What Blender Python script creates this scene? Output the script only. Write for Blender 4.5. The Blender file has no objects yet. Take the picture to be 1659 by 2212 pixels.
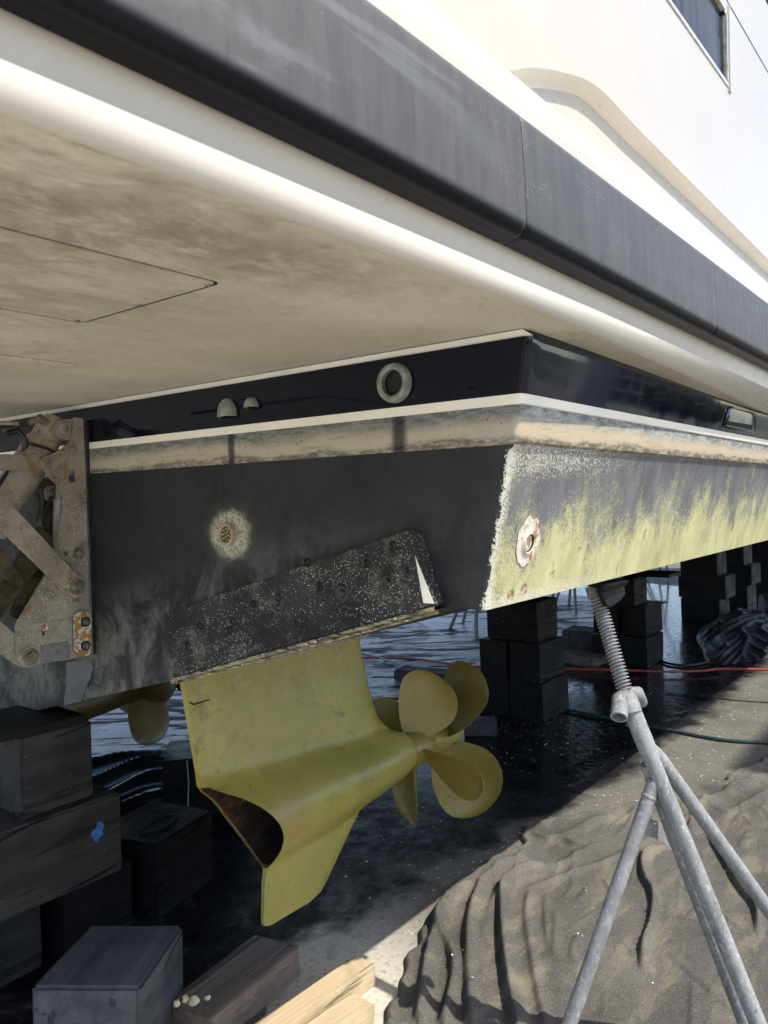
import bpy, bmesh, math, random
import numpy as np
from mathutils import Vector, Matrix
random.seed(7)
rng = np.random.default_rng(7)
S = bpy.context.scene
COL = S.collection

# ------------------------------------------------------------ camera, sky, sun, exposure
W0, H0 = 1659.0, 2212.0
CX, CY = W0 / 2, H0 / 2
FPX = 1696.825
CAM = np.array([0, 0, 1.62])
def _n(v): return v / np.linalg.norm(v)
_X = _n(np.array([2167 - CX, 1040 - CY, FPX]))          # fore direction of the yacht seen in the camera
_Y = _n(np.array([-1322 - CX, 1130 - CY, FPX]))         # port direction
_Z = -np.cross(_Y, _X)
RW = np.array([_X, _Y, _Z])
def ray(p): return RW @ _n(np.array([p[0] - CX, p[1] - CY, FPX]))
def onX(p, x): r = ray(p); return CAM + (x - CAM[0]) / r[0] * r
def onY(p, y): r = ray(p); return CAM + (y - CAM[1]) / r[1] * r
def onZ(p, z=0.0): r = ray(p); return CAM + (z - CAM[2]) / r[2] * r

cd = bpy.data.cameras.new('camera')
cam = bpy.data.objects.new('camera', cd); COL.objects.link(cam)
cd.sensor_fit = 'HORIZONTAL'; cd.sensor_width = 36; cd.lens = 36 * FPX / W0
right, down, fwd = RW @ [1, 0, 0], RW @ [0, 1, 0], RW @ [0, 0, 1]
M = Matrix(((right[0], -down[0], -fwd[0], CAM[0]), (right[1], -down[1], -fwd[1], CAM[1]), (right[2], -down[2], -fwd[2], CAM[2]), (0, 0, 0, 1)))
cam.matrix_world = M
cd.clip_start = 0.02; cd.clip_end = 3000
cd.dof.use_dof = True; cd.dof.focus_distance = 2.6; cd.dof.aperture_fstop = 11
S.camera = cam

SUN = Vector((0.13, -0.556, 0.831)).normalized()
el = math.asin(SUN.z)
world = bpy.data.worlds.new('World'); S.world = world; world.use_nodes = True
wn = world.node_tree.nodes; wl = world.node_tree.links
bgn = wn['Background']
sky = wn.new('ShaderNodeTexSky'); sky.sky_type = 'NISHITA'; sky.sun_disc = False
sky.sun_elevation = el; sky.sun_rotation = math.atan2(SUN.x, SUN.y)
sky.air_density = 1.0; sky.dust_density = 1.4; sky.ozone_density = 1.0
wl.new(sky.outputs[0], bgn.inputs['Color']); bgn.inputs['Strength'].default_value = 0.15
sl = bpy.data.lights.new('sun', 'SUN'); sl.energy = 3.2; sl.angle = math.radians(0.53); sl.color = (1, 0.945, 0.85)
so = bpy.data.objects.new('sun', sl); COL.objects.link(so)
so.rotation_euler = SUN.to_track_quat('Z', 'Y').to_euler()
S.view_settings.view_transform = 'Standard'; S.view_settings.look = 'None'
S.view_settings.exposure = 0.98; S.view_settings.gamma = 1; S.view_settings.use_curve_mapping = False

# ------------------------------------------------------------ material helper
class N:
    def __init__(s, name):
        s.m = bpy.data.materials.new(name); s.m.use_nodes = True
        s.t = s.m.node_tree; s.b = s.t.nodes['Principled BSDF']; s._co = None
    def link(s, a, sock):
        if hasattr(a, 'is_output') or isinstance(a, bpy.types.NodeSocket): s.t.links.new(a, sock)
        elif isinstance(a, (tuple, list)):
            v = tuple(a)
            if sock.type == 'RGBA' and len(v) == 3: v = v + (1,)
            sock.default_value = v
        else:
            if sock.type == 'RGBA': a = (a, a, a, 1)
            elif sock.type == 'VECTOR': a = (a, a, a)
            sock.default_value = a
    def co(s):
        if s._co is None: s._co = s.t.nodes.new('ShaderNodeTexCoord').outputs['Object']
        return s._co
    def xyz(s, i):
        n = s.t.nodes.new('ShaderNodeSeparateXYZ'); s.link(s.co(), n.inputs[0]); return n.outputs[i]
    def vec(s, sx=1, sy=1, sz=1, rot=(0, 0, 0)):
        n = s.t.nodes.new('ShaderNodeMapping'); s.link(s.co(), n.inputs['Vector'])
        n.inputs['Scale'].default_value = (sx, sy, sz); n.inputs['Rotation'].default_value = rot; return n.outputs[0]
    def turned(s, ax, ay, sa, sb):
        a = s.math('ADD', s.mul(s.xyz(0), ax), s.mul(s.xyz(1), ay)); b = s.math('SUBTRACT', s.mul(s.xyz(1), ax), s.mul(s.xyz(0), ay))
        n = s.t.nodes.new('ShaderNodeCombineXYZ'); s.link(s.mul(a, sa), n.inputs[0]); s.link(s.mul(b, sb), n.inputs[1]); return n.outputs[0]
    def noise(s, scale, detail=4, rough=.55, vec=None, dist=0):
        n = s.t.nodes.new('ShaderNodeTexNoise'); s.link(vec if vec is not None else s.co(), n.inputs['Vector'])
        n.inputs['Scale'].default_value = scale; n.inputs['Detail'].default_value = detail
        n.inputs['Roughness'].default_value = rough; n.inputs['Distortion'].default_value = dist
        return n.outputs['Fac']
    def vor(s, scale, vec=None, out='Distance', feat='F1'):
        n = s.t.nodes.new('ShaderNodeTexVoronoi'); s.link(vec if vec is not None else s.co(), n.inputs['Vector'])
        n.feature = feat; n.inputs['Scale'].default_value = scale; return n.outputs[out]
    def math(s, op, a, b=0.0, c=0.0):
        n = s.t.nodes.new('ShaderNodeMath'); n.operation = op
        s.link(a, n.inputs[0]); s.link(b, n.inputs[1]); s.link(c, n.inputs[2]); return n.outputs[0]
    def mr(s, f, a, b, c=0.0, d=1.0):
        n = s.t.nodes.new('ShaderNodeMapRange'); n.interpolation_type = 'SMOOTHSTEP'
        s.link(f, n.inputs[0])
        for i, v in enumerate((a, b, c, d)): s.link(v, n.inputs[i + 1])
        return n.outputs[0]
    def mul(s, *a):
        r = a[0]
        for x in a[1:]: r = s.math('MULTIPLY', r, x)
        return r
    def mix(s, f, a, b):
        n = s.t.nodes.new('ShaderNodeMix'); n.data_type = 'RGBA'
        s.link(f, n.inputs[0]); s.link(a, n.inputs[6]); s.link(b, n.inputs[7]); return n.outputs[2]
    def specks(s, scale, size, keep=.5, vec=None):
        n = s.t.nodes.new('ShaderNodeTexVoronoi'); s.link(vec if vec is not None else s.co(), n.inputs['Vector'])
        n.inputs['Scale'].default_value = scale
        sep = s.t.nodes.new('ShaderNodeSeparateColor'); s.t.links.new(n.outputs['Color'], sep.inputs[0])
        r = s.math('MULTIPLY', s.math('GREATER_THAN', sep.outputs[0], 1 - keep), s.math('MULTIPLY', sep.outputs[1], size))
        return s.math('LESS_THAN', n.outputs['Distance'], r)
    def bump(s, h, strength=.3, dist=.01, normal=None):
        n = s.t.nodes.new('ShaderNodeBump'); s.link(h, n.inputs['Height'])
        n.inputs['Strength'].default_value = strength; n.inputs['Distance'].default_value = dist
        if normal is not None: s.link(normal, n.inputs['Normal'])
        return n.outputs[0]
    def out(s, color, rough=.5, metal=0, normal=None, spec=.5, coat=0, coat_rough=.05):
        b = s.b
        s.link(color, b.inputs['Base Color']); s.link(rough, b.inputs['Roughness']); s.link(metal, b.inputs['Metallic'])
        s.link(spec, b.inputs['Specular IOR Level']); s.link(coat, b.inputs['Coat Weight']); b.inputs['Coat Roughness'].default_value = coat_rough
        if normal is not None: s.link(normal, b.inputs['Normal'])
        return s.m

MAT = {}
def simple(name, col, rough=.5, metal=0, var=.25, scale=30, bump=.15, spec=.5):
    k = N(name); f = k.noise(scale, 5, .6)
    lo = tuple(c * (1 - var) for c in col); hi = tuple(min(1, c * (1 + var)) for c in col)
    c = k.mix(k.mr(f, .3, .7), lo, hi)
    r = k.mr(k.noise(scale * .7, 4), .3, .7, max(0, rough - .1), min(1, rough + .1))
    MAT[name] = k.out(c, r, metal, k.bump(k.noise(scale * 4, 3), bump, .004), spec); return MAT[name]

# white gelcoat
k = N('white_gelcoat'); f = k.noise(2.2, 5); st = k.noise(9, 6, .65, k.vec(1, 1, .25))
c = k.mix(k.mr(f, .35, .7), (.50, .462, .405), (.478, .445, .39)); c = k.mix(k.mr(st, .64, .8, 0, .10), c, (.55, .53, .48))
MAT['white_gelcoat'] = k.out(c, k.mr(k.noise(14, 4), .3, .7, .22, .29), 0, None, .4, 0)
# cream inside the recess
k = N('cream_gelcoat'); c = k.mix(k.mr(k.noise(6, 5), .3, .7), (.78, .745, .66), (.70, .66, .57)); c = k.mix(k.specks(60, .2, .15), c, (.4, .36, .28))
MAT['cream_gelcoat'] = k.out(c, .35, 0, None, .5)
# soffit
k = N('soffit_gelcoat')
big = k.noise(1.8, 6, .6, k.vec(.9, 1.2, 1)); sm = k.noise(22, 7, .72, k.vec(.8, 1.25, 1), .5); sw = k.noise(46, 5, .65, k.vec(.7, 1.2, 1), .4)
c = k.mix(k.mr(big, .3, .68), (.66, .61, .49), (.50, .455, .36))
c = k.mix(k.mr(sm, .52, .70, 0, .42), c, (.28, .24, .17)); c = k.mix(k.mr(sw, .55, .7, 0, .30), c, (.74, .68, .55))
# older staining towards the aft end, streaked
aft = k.mr(k.xyz(0), 1.15, .45); aft = k.mul(aft, k.mr(k.noise(6, 7, .72, k.vec(.9, 1.7, 1), .5), .38, .66))
c = k.mix(k.mul(aft, .66), c, (.22, .19, .14)); c = k.mix(k.mul(k.mr(k.noise(30, 6, .75, k.vec(.8, 1.3, 1)), .52, .68), k.mr(k.xyz(0), 1.3, .6), .4), c, (.17, .15, .115))
gb = k.mul(k.mr(k.math('ABSOLUTE', k.math('SUBTRACT', k.math('ADD', k.xyz(1), k.mul(k.xyz(0), .12)), .90)), .17, .02), k.mr(k.xyz(0), 1.25, .7), k.mr(k.noise(13, 7, .75, k.vec(.9, 1.2, 1), .3), .36, .60)); c = k.mix(k.mul(gb, .62), c, (.20, .17, .125))
c = k.mix(k.mul(k.mr(k.noise(1.1, 3), .45, .6), k.mr(k.noise(18, 7, .75), .42, .62), .35), c, (.30, .265, .20))
# wandering hairline stains
vein = k.math('ABSOLUTE', k.math('SUBTRACT', k.noise(4.2, 7, .6, k.vec(1, .8, 1), .7), .5))
c = k.mix(k.mul(k.mr(vein, .006, .0, 0, 1), k.mr(k.noise(1.3, 2), .54, .66), .6), c, (.13, .11, .08))
MAT['soffit_gelcoat'] = k.out(c, k.mr(sm, .4, .7, .34, .55), 0, k.bump(k.noise(60, 3), .06, .003), .45)
# rub rail
k = N('rub_rail_rubber')
stv = k.noise(10, 6, .65, k.vec(3.2, 1, .35)); fine = k.noise(70, 4, .6, k.vec(1, 1, .25)); smear = k.noise(3, 6, .6, k.vec(.55, 1, 3.2, (0, .35, 0)), .6)
c = k.mix(k.mr(stv, .3, .7), (.055, .053, .052), (.072, .0695, .068)); c = k.mix(k.mr(fine, .5, .75, 0, .35), c, (.088, .085, .083))
c = k.mix(k.mul(k.mr(smear, .56, .66), k.mr(k.xyz(0), 1.25, .75), .6), c, (.14, .145, .15))
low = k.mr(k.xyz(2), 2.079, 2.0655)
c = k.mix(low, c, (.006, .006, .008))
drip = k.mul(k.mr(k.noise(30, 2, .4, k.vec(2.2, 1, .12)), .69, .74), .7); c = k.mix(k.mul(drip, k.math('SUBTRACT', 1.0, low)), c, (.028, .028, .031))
dz = k.noise(5, 3, .5)
drop = k.math('MAXIMUM', k.mul(k.specks(300, .30, .5), k.mr(k.xyz(0), .8, 1.1), k.mr(dz, .38, .62)), k.specks(60, .10, .08))
c = k.mix(k.mul(drop, .42, k.math('SUBTRACT', 1.0, low)), c, (.6, .61, .63))
MAT['rub_rail_rubber'] = k.out(c, k.mix(low, k.mr(fine, .3, .7, .45, .62), .38), 0, k.bump(k.noise(200, 2), .12, .002), k.mix(low, .4, .16))
# navy gloss
k = N('navy_gelcoat')
gr = k.mul(k.mr(k.noise(6, 6, .6, k.vec(1, 1, 2)), .5, .8), .3); c = k.mix(gr, (.0025, .0035, .011), (.010, .011, .014)); c = k.mix(k.specks(28, .1, .1), c, (.5, .5, .5))
MAT['navy_gelcoat'] = k.out(c, k.mr(k.noise(7, 5), .4, .7, .03, .075), 0, k.bump(k.noise(2.6, 3, .5, k.vec(1, 1, .8)), .08, .012), .55, 0)
# navy gloss
k = N('navy_grimy')
gr = k.mul(k.mr(k.noise(6, 6, .6, k.vec(1, 1, 2)), .5, .8), .3); c = k.mix(gr, (.0025, .0035, .011), (.010, .011, .014)); c = k.mix(k.specks(28, .1, .1), c, (.5, .5, .5))
MAT['navy_grimy'] = k.out(c, k.mr(k.noise(7, 5), .4, .7, .03, .075), 0, k.bump(k.noise(2.6, 3, .5, k.vec(1, 1, .8)), .08, .012), .22, 0)
# stripe
k = N('boot_stripe_paint'); g = k.noise(22, 6, .7, k.vec(1, 1, .7))
c = k.mix(k.mr(k.noise(3, 4), .35, .7), (.84, .80, .71), (.74, .69, .60)); c = k.mix(k.mr(g, .58, .70, 0, .5), c, (.33, .30, .25))
MAT['boot_stripe_paint'] = k.out(c, .5, 0, None, .4)

def shoulder(name, side):
    k = N(name); z = k.xyz(2)
    zz = k.math('ADD', z, k.mul(k.math('SUBTRACT', k.noise(5, 5, .6, k.vec(.8, .8, 2)), .5), .05))
    up = k.mr(zz, 1.757, 1.796)              # dark blue-green weed above, brown scum line below
    brown = k.mix(k.noise(22, 6, .7, k.vec(.8, .8, 2)), (.37, .30, .20), (.46, .395, .295)) if side else k.mix(k.noise(22, 6, .7, k.vec(.8, .8, 2)), (.36, .305, .225), (.47, .42, .335))
    top = k.mix(k.mr(k.noise(40, 6, .75, k.vec(.5, .5, 2)), .35, .65), (.10, .113, .115) if side else (.08, .092, .096), (.33, .34, .325) if side else (.23, .235, .22))
    c = k.mix(up, brown, top)
    dk = k.mul(k.mr(zz, 1.746, 1.735), k.mr(k.noise(60, 5, .7, k.vec(.5, .5, 1.5)), .3, .6)); c = k.mix(k.mul(dk, .8), c, (.06, .055, .045))
    ln = k.mul(k.mr(k.noise(9, 5, .6, k.vec(.5, .5, 7)), .58, .72), .32); c = k.mix(ln, c, (.10, .085, .06))
    if side:
        c = k.mix(k.mul(k.mr(k.noise(110, 4, .7), .58, .66), k.mr(z, 1.76, 1.80), .6), c, (.55, .55, .52))
    else:
        for yc, w in ((1.094, .020), (1.676, .014)):      # run-off below the outlets
            d = k.math('ABSOLUTE', k.math('SUBTRACT', k.math('ADD', k.xyz(1), k.mul(k.math('SUBTRACT', k.noise(30, 3), .5), .012)), yc))
            c = k.mix(k.mul(k.mr(d, w * 1.5, w * .4), .85), c, (.012, .012, .014))
        c = k.mix(k.specks(120, .3, .3), c, (.10, .09, .07))
    MAT[name] = k.out(c, .72, 0, k.bump(k.noise(150, 5, .7), .5, .004), .25)
shoulder('shoulder_side', True); shoulder('shoulder_transom', False)

# transom antifouling
k = N('antifouling_transom'); y = k.xyz(1); z = k.xyz(2)
b1 = k.noise(1.3, 3); cl = k.noise(5.5, 8, .72, None, .5); fb = k.noise(34, 6, .75, k.vec(1, 1, .6))
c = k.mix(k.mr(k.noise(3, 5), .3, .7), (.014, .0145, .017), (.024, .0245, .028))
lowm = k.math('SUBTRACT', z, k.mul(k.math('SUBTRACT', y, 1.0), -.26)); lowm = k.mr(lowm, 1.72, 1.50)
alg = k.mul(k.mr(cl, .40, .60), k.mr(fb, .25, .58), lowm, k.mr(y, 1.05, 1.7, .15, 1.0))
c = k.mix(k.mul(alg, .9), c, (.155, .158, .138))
c = k.mix(k.mul(k.mr(k.noise(12, 6, .7), .58, .72), lowm, .4), c, (.085, .10, .07))
c = k.mix(k.mul(k.specks(70, .22, .10), lowm), c, (.5, .5, .44))
# crust at the hull corner and along the lower edge
ed = k.math('SUBTRACT', y, k.math('MULTIPLY_ADD', z, -.232, 1.196)); ed = k.math('ADD', ed, k.mul(k.math('SUBTRACT', k.noise(13, 4, .65), .5), .045))
cr = k.mul(k.mr(ed, .026, -.004), k.mr(z, 1.74, 1.70)); crn = k.mr(k.noise(190, 3, .7), k.math('SUBTRACT', .86, k.mul(cr, .62)), k.math('SUBTRACT', .91, k.mul(cr, .62)))
c = k.mix(k.mul(crn, k.mr(cr, .02, .2)), c, (.56, .55, .44))
# scrubbed patch round the underwater lamp
r = k.math('SQRT', k.math('ADD', k.math('POWER', k.mul(k.math('SUBTRACT', y, 1.693), .86), 2.0), k.math('POWER', k.math('SUBTRACT', z, 1.528), 2.0)))
rr = k.math('ADD', r, k.mul(k.math('SUBTRACT', k.noise(30, 4, .6), .5), .05))
c = k.mix(k.mul(k.mr(rr, .115, .05), k.mr(k.noise(60, 4, .75), .35, .6), .5), c, (.13, .15, .09))
c = k.mix(k.mul(k.mr(rr, .080, .050), k.mr(k.noise(150, 4, .8), .36, .52)), c, (.40, .385, .28)); c = k.mix(k.mul(k.mr(rr, .075, .06), k.mr(k.noise(60, 5, .8), .52, .62), .7), c, (.10, .105, .07))
MAT['antifouling_transom'] = k.out(c, k.mr(fb, .3, .7, .58, .78), 0, k.bump(k.noise(120, 5, .7), .35, .004), .25)
# smooth grey primer patch
simple('grey_primer', (.082, .088, .096), .6, 0, .12, 12, .1)

# side antifouling with weed
k = N('antifouling_side'); x = k.xyz(0); z = k.xyz(2)
h = k.mr(z, 1.725, 1.37)                                   # 0 at top, 1 at chine
streak = k.noise(60, 6, .8, k.vec(1, 1, .5), .1); s2 = k.noise(190, 4, .8, k.vec(1, 1, .8)); big = k.noise(5.0, 7, .72, k.vec(1, 1, .75))
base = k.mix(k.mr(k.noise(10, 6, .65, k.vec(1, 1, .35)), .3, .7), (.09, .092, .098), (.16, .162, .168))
amt = k.math('ADD', k.mul(h, .86), k.mul(k.math('SUBTRACT', big, .5), 2.3)); amt = k.math('ADD', amt, k.mul(k.math('SUBTRACT', streak, .5), .55)); amt = k.math('ADD', amt, k.mul(k.math('SUBTRACT', s2, .5), 1.9))
g = k.mr(amt, .12, .80)
green = k.mix(k.mr(k.noise(15, 5, .7, k.vec(1, 1, .3)), .3, .7), (.40, .39, .17), (.60, .565, .30))
c = k.mix(k.mul(g, .84), base, green); c = k.mix(k.mul(k.mr(k.noise(7, 6, .7, k.vec(1, 1, .6)), .58, .70), k.mr(s2, .3, .7), .5), c, (.12, .125, .11))
c = k.mix(k.mul(k.mr(k.noise(50, 5, .7, k.vec(1, 1, .35)), .60, .70), .55), c, (.07, .075, .055))
top = k.mul(k.mr(h, .26, .0), k.mr(x, 2.9, 1.6)); top = k.math('MAXIMUM', top, k.mul(k.mr(x, 1.56, 1.46), .7)); top = k.math('MAXIMUM', top, k.mul(k.mr(h, .93, 1.0), k.mr(x, 3.0, 1.7)))
sp = k.mr(k.noise(210, 3, .75), k.math('SUBTRACT', .80, k.mul(top, .32)), k.math('SUBTRACT', .84, k.mul(top, .32)))
c = k.mix(k.mul(sp, k.mr(top, .03, .3), .9), c, (.56, .54, .46))
cor = k.math('ADD', k.math('SUBTRACT', x, 1.45), k.mul(k.math('SUBTRACT', k.noise(14, 4, .65), .5), .04))
c = k.mix(k.mul(k.mr(cor, .034, .006), k.mr(k.noise(190, 3, .75), .40, .52), k.mr(z, 1.74, 1.715), .9), c, (.62, .60, .52))
for cx_, cz_, rx, rz in ((1.62, 1.40, .020, .014), (1.94, 1.47, .012, .014), (2.35, 1.49, .012, .018), (1.56, 1.393, .018, .012), (3.35, 1.47, .02, .024), (1.76, 1.42, .010, .012)):
    e = k.math('ADD', k.math('POWER', k.math('DIVIDE', k.math('SUBTRACT', x, cx_), rx), 2.0), k.math('POWER', k.math('DIVIDE', k.math('SUBTRACT', z, cz_), rz), 2.0))
    c = k.mix(k.mul(k.mr(e, 1.6, .3), k.mr(k.noise(90, 4), .35, .6), .8), c, (.17, .045, .035))
MAT['antifouling_side'] = k.out(c, .75, 0, k.bump(k.noise(140, 5, .75, k.vec(1, 1, .5)), .45, .004), .25)
k = N('antifouling_bottom'); c = k.mix(k.mr(k.noise(6, 5), .3, .7), (.020, .021, .024), (.055, .057, .055))
MAT['antifouling_bottom'] = k.out(c, .7, 0, k.bump(k.noise(90, 4), .4, .004), .25)
# interceptor plate
k = N('speckled_plate'); c = k.mix(k.mr(k.noise(9, 5, .65), .35, .65), (.012, .012, .013), (.030, .030, .030))
c = k.mix(k.mul(k.mr(k.noise(8, 5, .6, k.vec(1, 1, 1)), .52, .68), k.mr(k.noise(120, 3, .7), .35, .6), .75), c, (.15, .145, .12))
den = k.mr(k.noise(4, 4, .6), .35, .6)
c = k.mix(k.mul(k.specks(260, .44, .6), den), c, (.42, .40, .33)); c = k.mix(k.mul(k.specks(170, .30, .42), k.mr(k.noise(9, 4, .6), .35, .6)), c, (.55, .53, .44)); c = k.mix(k.mul(k.specks(110, .22, .3), .8), c, (.5, .49, .42))
MAT['speckled_plate'] = k.out(c, .72, 0, k.bump(k.noise(160, 4, .7), .5, .004), .3)
k = N('crusty_edge'); c = k.mix(k.mr(k.noise(60, 6, .75, k.vec(1, .25, 2)), .38, .6), (.035, .03, .022), (.36, .32, .21)); c = k.mix(k.specks(100, .4, .5), c, (.62, .58, .46))
MAT['crusty_edge'] = k.out(c, .8, 0, k.bump(k.noise(130, 5, .7), .6, .006), .2)
# pod paint
def podpaint(name, a, b, rust):
    k = N(name); c = k.mix(k.mr(k.noise(3.4, 5, .6), .3, .7), a, b)
    c = k.mix(k.mul(k.mr(k.noise(16, 7, .78, None, .6), .50, .66), k.mr(k.noise(3.1, 3), .4, .62), .8), c, tuple(q * .42 for q in a)); c = k.mix(k.mul(k.mr(k.noise(44, 5, .8), .60, .68), .6), c, tuple(q * .45 for q in a)); c = k.mix(k.mul(k.mr(k.noise(9, 6, .7, k.vec(1, 1, .4)), .55, .75), .3), c, tuple(min(1, q * 1.35) for q in a))
    c = k.mix(k.mul(k.mr(k.noise(2.6, 4), .55, .72), rust), c, (.30, .17, .09))
    c = k.mix(k.specks(60, .2, .10), c, (.06, .055, .02))
    c = k.mix(k.mul(k.mr(k.noise(24, 6, .8), .64, .70), .35), c, (.36, .33, .17))
    MAT[name] = k.out(c, k.mr(k.noise(40, 5, .7), .3, .7, .25, .44), 0, k.bump(k.noise(170, 3, .6), .12, .003, k.bump(k.noise(7, 2), .12, .02)), .5)
podpaint('olive_pod_paint', (.34, .285, .062), (.275, .235, .058), .35)
podpaint('shaded_pod_paint', (.13, .10, .028), (.09, .072, .022), .3); podpaint('shaded_blade_paint', (.15, .10, .03), (.10, .07, .02), .3)  # pod and blade paint copied in shaded tones for the second pod
podpaint('bronze_blade_paint', (.29, .222, .05), (.23, .182, .044), .35)
k = N('sooty_duct'); c = k.mix(k.mr(k.noise(14, 6, .7), .45, .68), (.014, .010, .008), (.075, .032, .016)); c = k.mix(k.specks(42, .2, .18), c, (.3, .28, .24))
MAT['sooty_duct'] = k.out(c, .7, 0, k.bump(k.noise(60, 4), .5, .006), .3)
# lift steel
k = N('dull_lift_steel'); c = k.mix(k.mr(k.noise(7, 6, .65), .3, .7), (.37, .33, .275), (.25, .22, .18)); c = k.mix(k.mul(k.mr(k.noise(22, 7, .78), .50, .68), .75), c, (.085, .066, .045)); c = k.mix(k.mul(k.mr(k.noise(4, 5, .65), .5, .7), .45), c, (.12, .095, .065))
c = k.mix(k.mul(k.mr(k.noise(9, 6, .7, None, .5), .56, .62), .7), c, (.19, .125, .045)); c = k.mix(k.mul(k.specks(190, .40, .7), k.mr(k.xyz(2), 1.74, 1.62)), c, (.62, .58, .5))
MAT['dull_lift_steel'] = k.out(c, k.mr(k.noise(30, 4), .3, .7, .42, .62), .15, k.bump(k.noise(90, 5, .7), .25, .003), .4)
k = N('weedy_dark_steel'); c = k.mix(k.mr(k.noise(12, 7, .7), .35, .68), (.028, .021, .014), (.10, .078, .05)); c = k.mix(k.mr(k.noise(60, 5, .7), .6, .7, 0, .5), c, (.15, .13, .1))
MAT['weedy_dark_steel'] = k.out(c, .75, 0, k.bump(k.noise(110, 5, .7), .5, .005), .3)
k = N('anode_metal'); c = k.mix(k.mr(k.noise(30, 6, .65), .35, .65), (.36, .19, .045), (.26, .15, .055)); c = k.mix(k.mr(k.noise(34, 4, .6), .50, .54), c, (.50, .52, .54))
MAT['anode_metal'] = k.out(c, .75, 0, k.bump(k.noise(38, 5, .6), .8, .006), .3)
k = N('pale_growth'); c = k.mix(k.mr(k.noise(50, 6, .75), .3, .65), (.27, .25, .15), (.52, .5, .36)); c = k.mix(k.specks(110, .4, .4), c, (.10, .09, .05))
MAT['pale_growth'] = k.out(c, .85, 0, k.bump(k.noise(90, 5, .7), .8, .006), .2)
k = N('primer_ring'); c = k.mix(k.mr(k.noise(40, 6, .7), .5, .62), (.60, .57, .47), (.36, .33, .24)); c = k.mix(k.mr(k.noise(24, 6, .75, k.vec(1, 1, .6), .7), .55, .62), c, (.36, .085, .03)); c = k.mix(k.mr(k.noise(20, 5, .7), .52, .6, 0, .7), c, (.30, .10, .035)); c = k.mix(k.mr(k.noise(52, 5, .7), .64, .69), c, (.06, .045, .035))
MAT['primer_ring'] = k.out(c, .8, 0, k.bump(k.noise(90, 5, .7), .7, .006), .25)
# galvanised stand
k = N('galvanised_steel'); c = k.mix(k.mr(k.noise(18, 7, .7, k.vec(1, 1, .5)), .3, .7), (.17, .172, .175), (.28, .282, .282)); c = k.mix(k.mul(k.mr(k.noise(60, 7, .8, k.vec(1, 1, .6), .4), .52, .64), .6), c, (.50, .50, .49)); c = k.mix(k.mul(k.mr(k.noise(38, 6, .8, k.vec(1, 1, .6)), .56, .66), .5), c, (.10, .10, .105)); c = k.mix(k.specks(60, .28, .12), c, (.16, .155, .15))
MAT['galvanised_steel'] = k.out(c, k.mr(k.noise(30, 4), .3, .7, .58, .78), .1, k.bump(k.noise(110, 6, .75), .6, .004), .3)
# timbers: grain runs along local x
def timber(name, a, b, wet=.65, streak=None):
    k = N(name); g = k.noise(9, 7, .65, k.vec(.12, 1.4, 1.4), .12); fine = k.noise(60, 5, .7, k.vec(.06, 1, 1)); bl = k.noise(4, 5, .6)
    c = k.mix(k.mr(g, .3, .7), a, b); c = k.mix(k.mr(bl, .45, .75, 0, .6), c, tuple(q * .5 for q in a))
    cn = k.math('ABSOLUTE', k.math('SUBTRACT', k.noise(4, 3, .5, k.vec(.12, 1, 1), .1), .5)); crack = k.math('MAXIMUM', k.mul(k.mr(k.noise(17, 4, .5, k.vec(.08, 1, 1), .1), .62, .66), .6), k.mul(k.mr(cn, .012, .003), k.mr(k.noise(3, 2), .5, .6), .95)); c = k.mix(crack, c, tuple(q * .25 for q in a))
    c = k.mix(k.mul(k.mr(fine, .56, .75), .35), c, tuple(min(1, q * 2.0) for q in b)); c = k.mix(k.specks(70, .2, .10), c, streak or (.24, .23, .2))
    h = k.math('SUBTRACT', k.math('ADD', k.mul(g, .6), k.mul(fine, .4)), crack)
    MAT[name] = k.out(c, k.mr(bl, .3, .7, wet - .12, wet + .12), 0, k.bump(h, .7, .008), .16)
timber('tarred_timber', (.026, .0255, .0255), (.050, .048, .046)); timber('brown_tarred_timber', (.032, .029, .026), (.058, .051, .044))
timber('black_timber', (.006, .006, .007), (.012, .012, .013), .5); timber('grey_timber', (.040, .042, .047), (.082, .085, .092), .7); timber('weathered_timber', (.10, .08, .07), (.19, .155, .135))
timber('fresh_timber', (.40, .30, .18), (.53, .42, .27), .7, (.16, .13, .1)); timber('plywood_edge', (.36, .27, .16), (.46, .36, .24), .7)
# ground
k = N('yard_concrete'); x = k.xyz(0); y = k.xyz(1)
wetn = k.noise(.9, 6, .6); pud = k.noise(2.6, 6, .62, k.vec(1, 1, 1), .4)
wet = k.mul(k.mr(x, 2.6, 4.4), k.mr(y, 1.45, 2.1)); wet = k.math('ADD', wet, k.mul(k.mr(k.math('ADD', y, k.mul(k.math('SUBTRACT', k.noise(2.3, 6, .65), .5), .9)), 1.72, 2.2), k.mr(x, .3, .9), .62)); wet = k.math('MULTIPLY', wet, k.mr(x, 14.5, 12.5))  # wet ground, plus a darkening that paints the shade under the hull
damp_shade = k.mr(k.math('ADD', wet, k.mul(k.math('SUBTRACT', pud, .5), 1.1)), .2, .6)
dry = k.mix(k.mr(k.noise(2.2, 7, .7), .3, .7), (.105, .098, .082), (.16, .15, .128))
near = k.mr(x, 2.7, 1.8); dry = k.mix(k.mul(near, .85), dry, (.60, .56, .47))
dry = k.mix(k.mr(k.noise(45, 5, .7), .5, .7, 0, .6), dry, (.075, .068, .055)); dry = k.mix(k.specks(42, .3, .35), dry, (.45, .42, .32)); dry = k.mix(k.specks(23, .2, .2), dry, (.5, .47, .36))
wet_shade = k.mix(k.mr(k.noise(3.2, 7, .72, None, .5), .38, .66), (.004, .0045, .006), (.014, .0143, .016)); wet_shade = k.mix(k.mul(k.specks(46, .18, .14), .5), wet_shade, (.20, .19, .16))
c = k.mix(damp_shade, dry, wet_shade)
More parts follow.
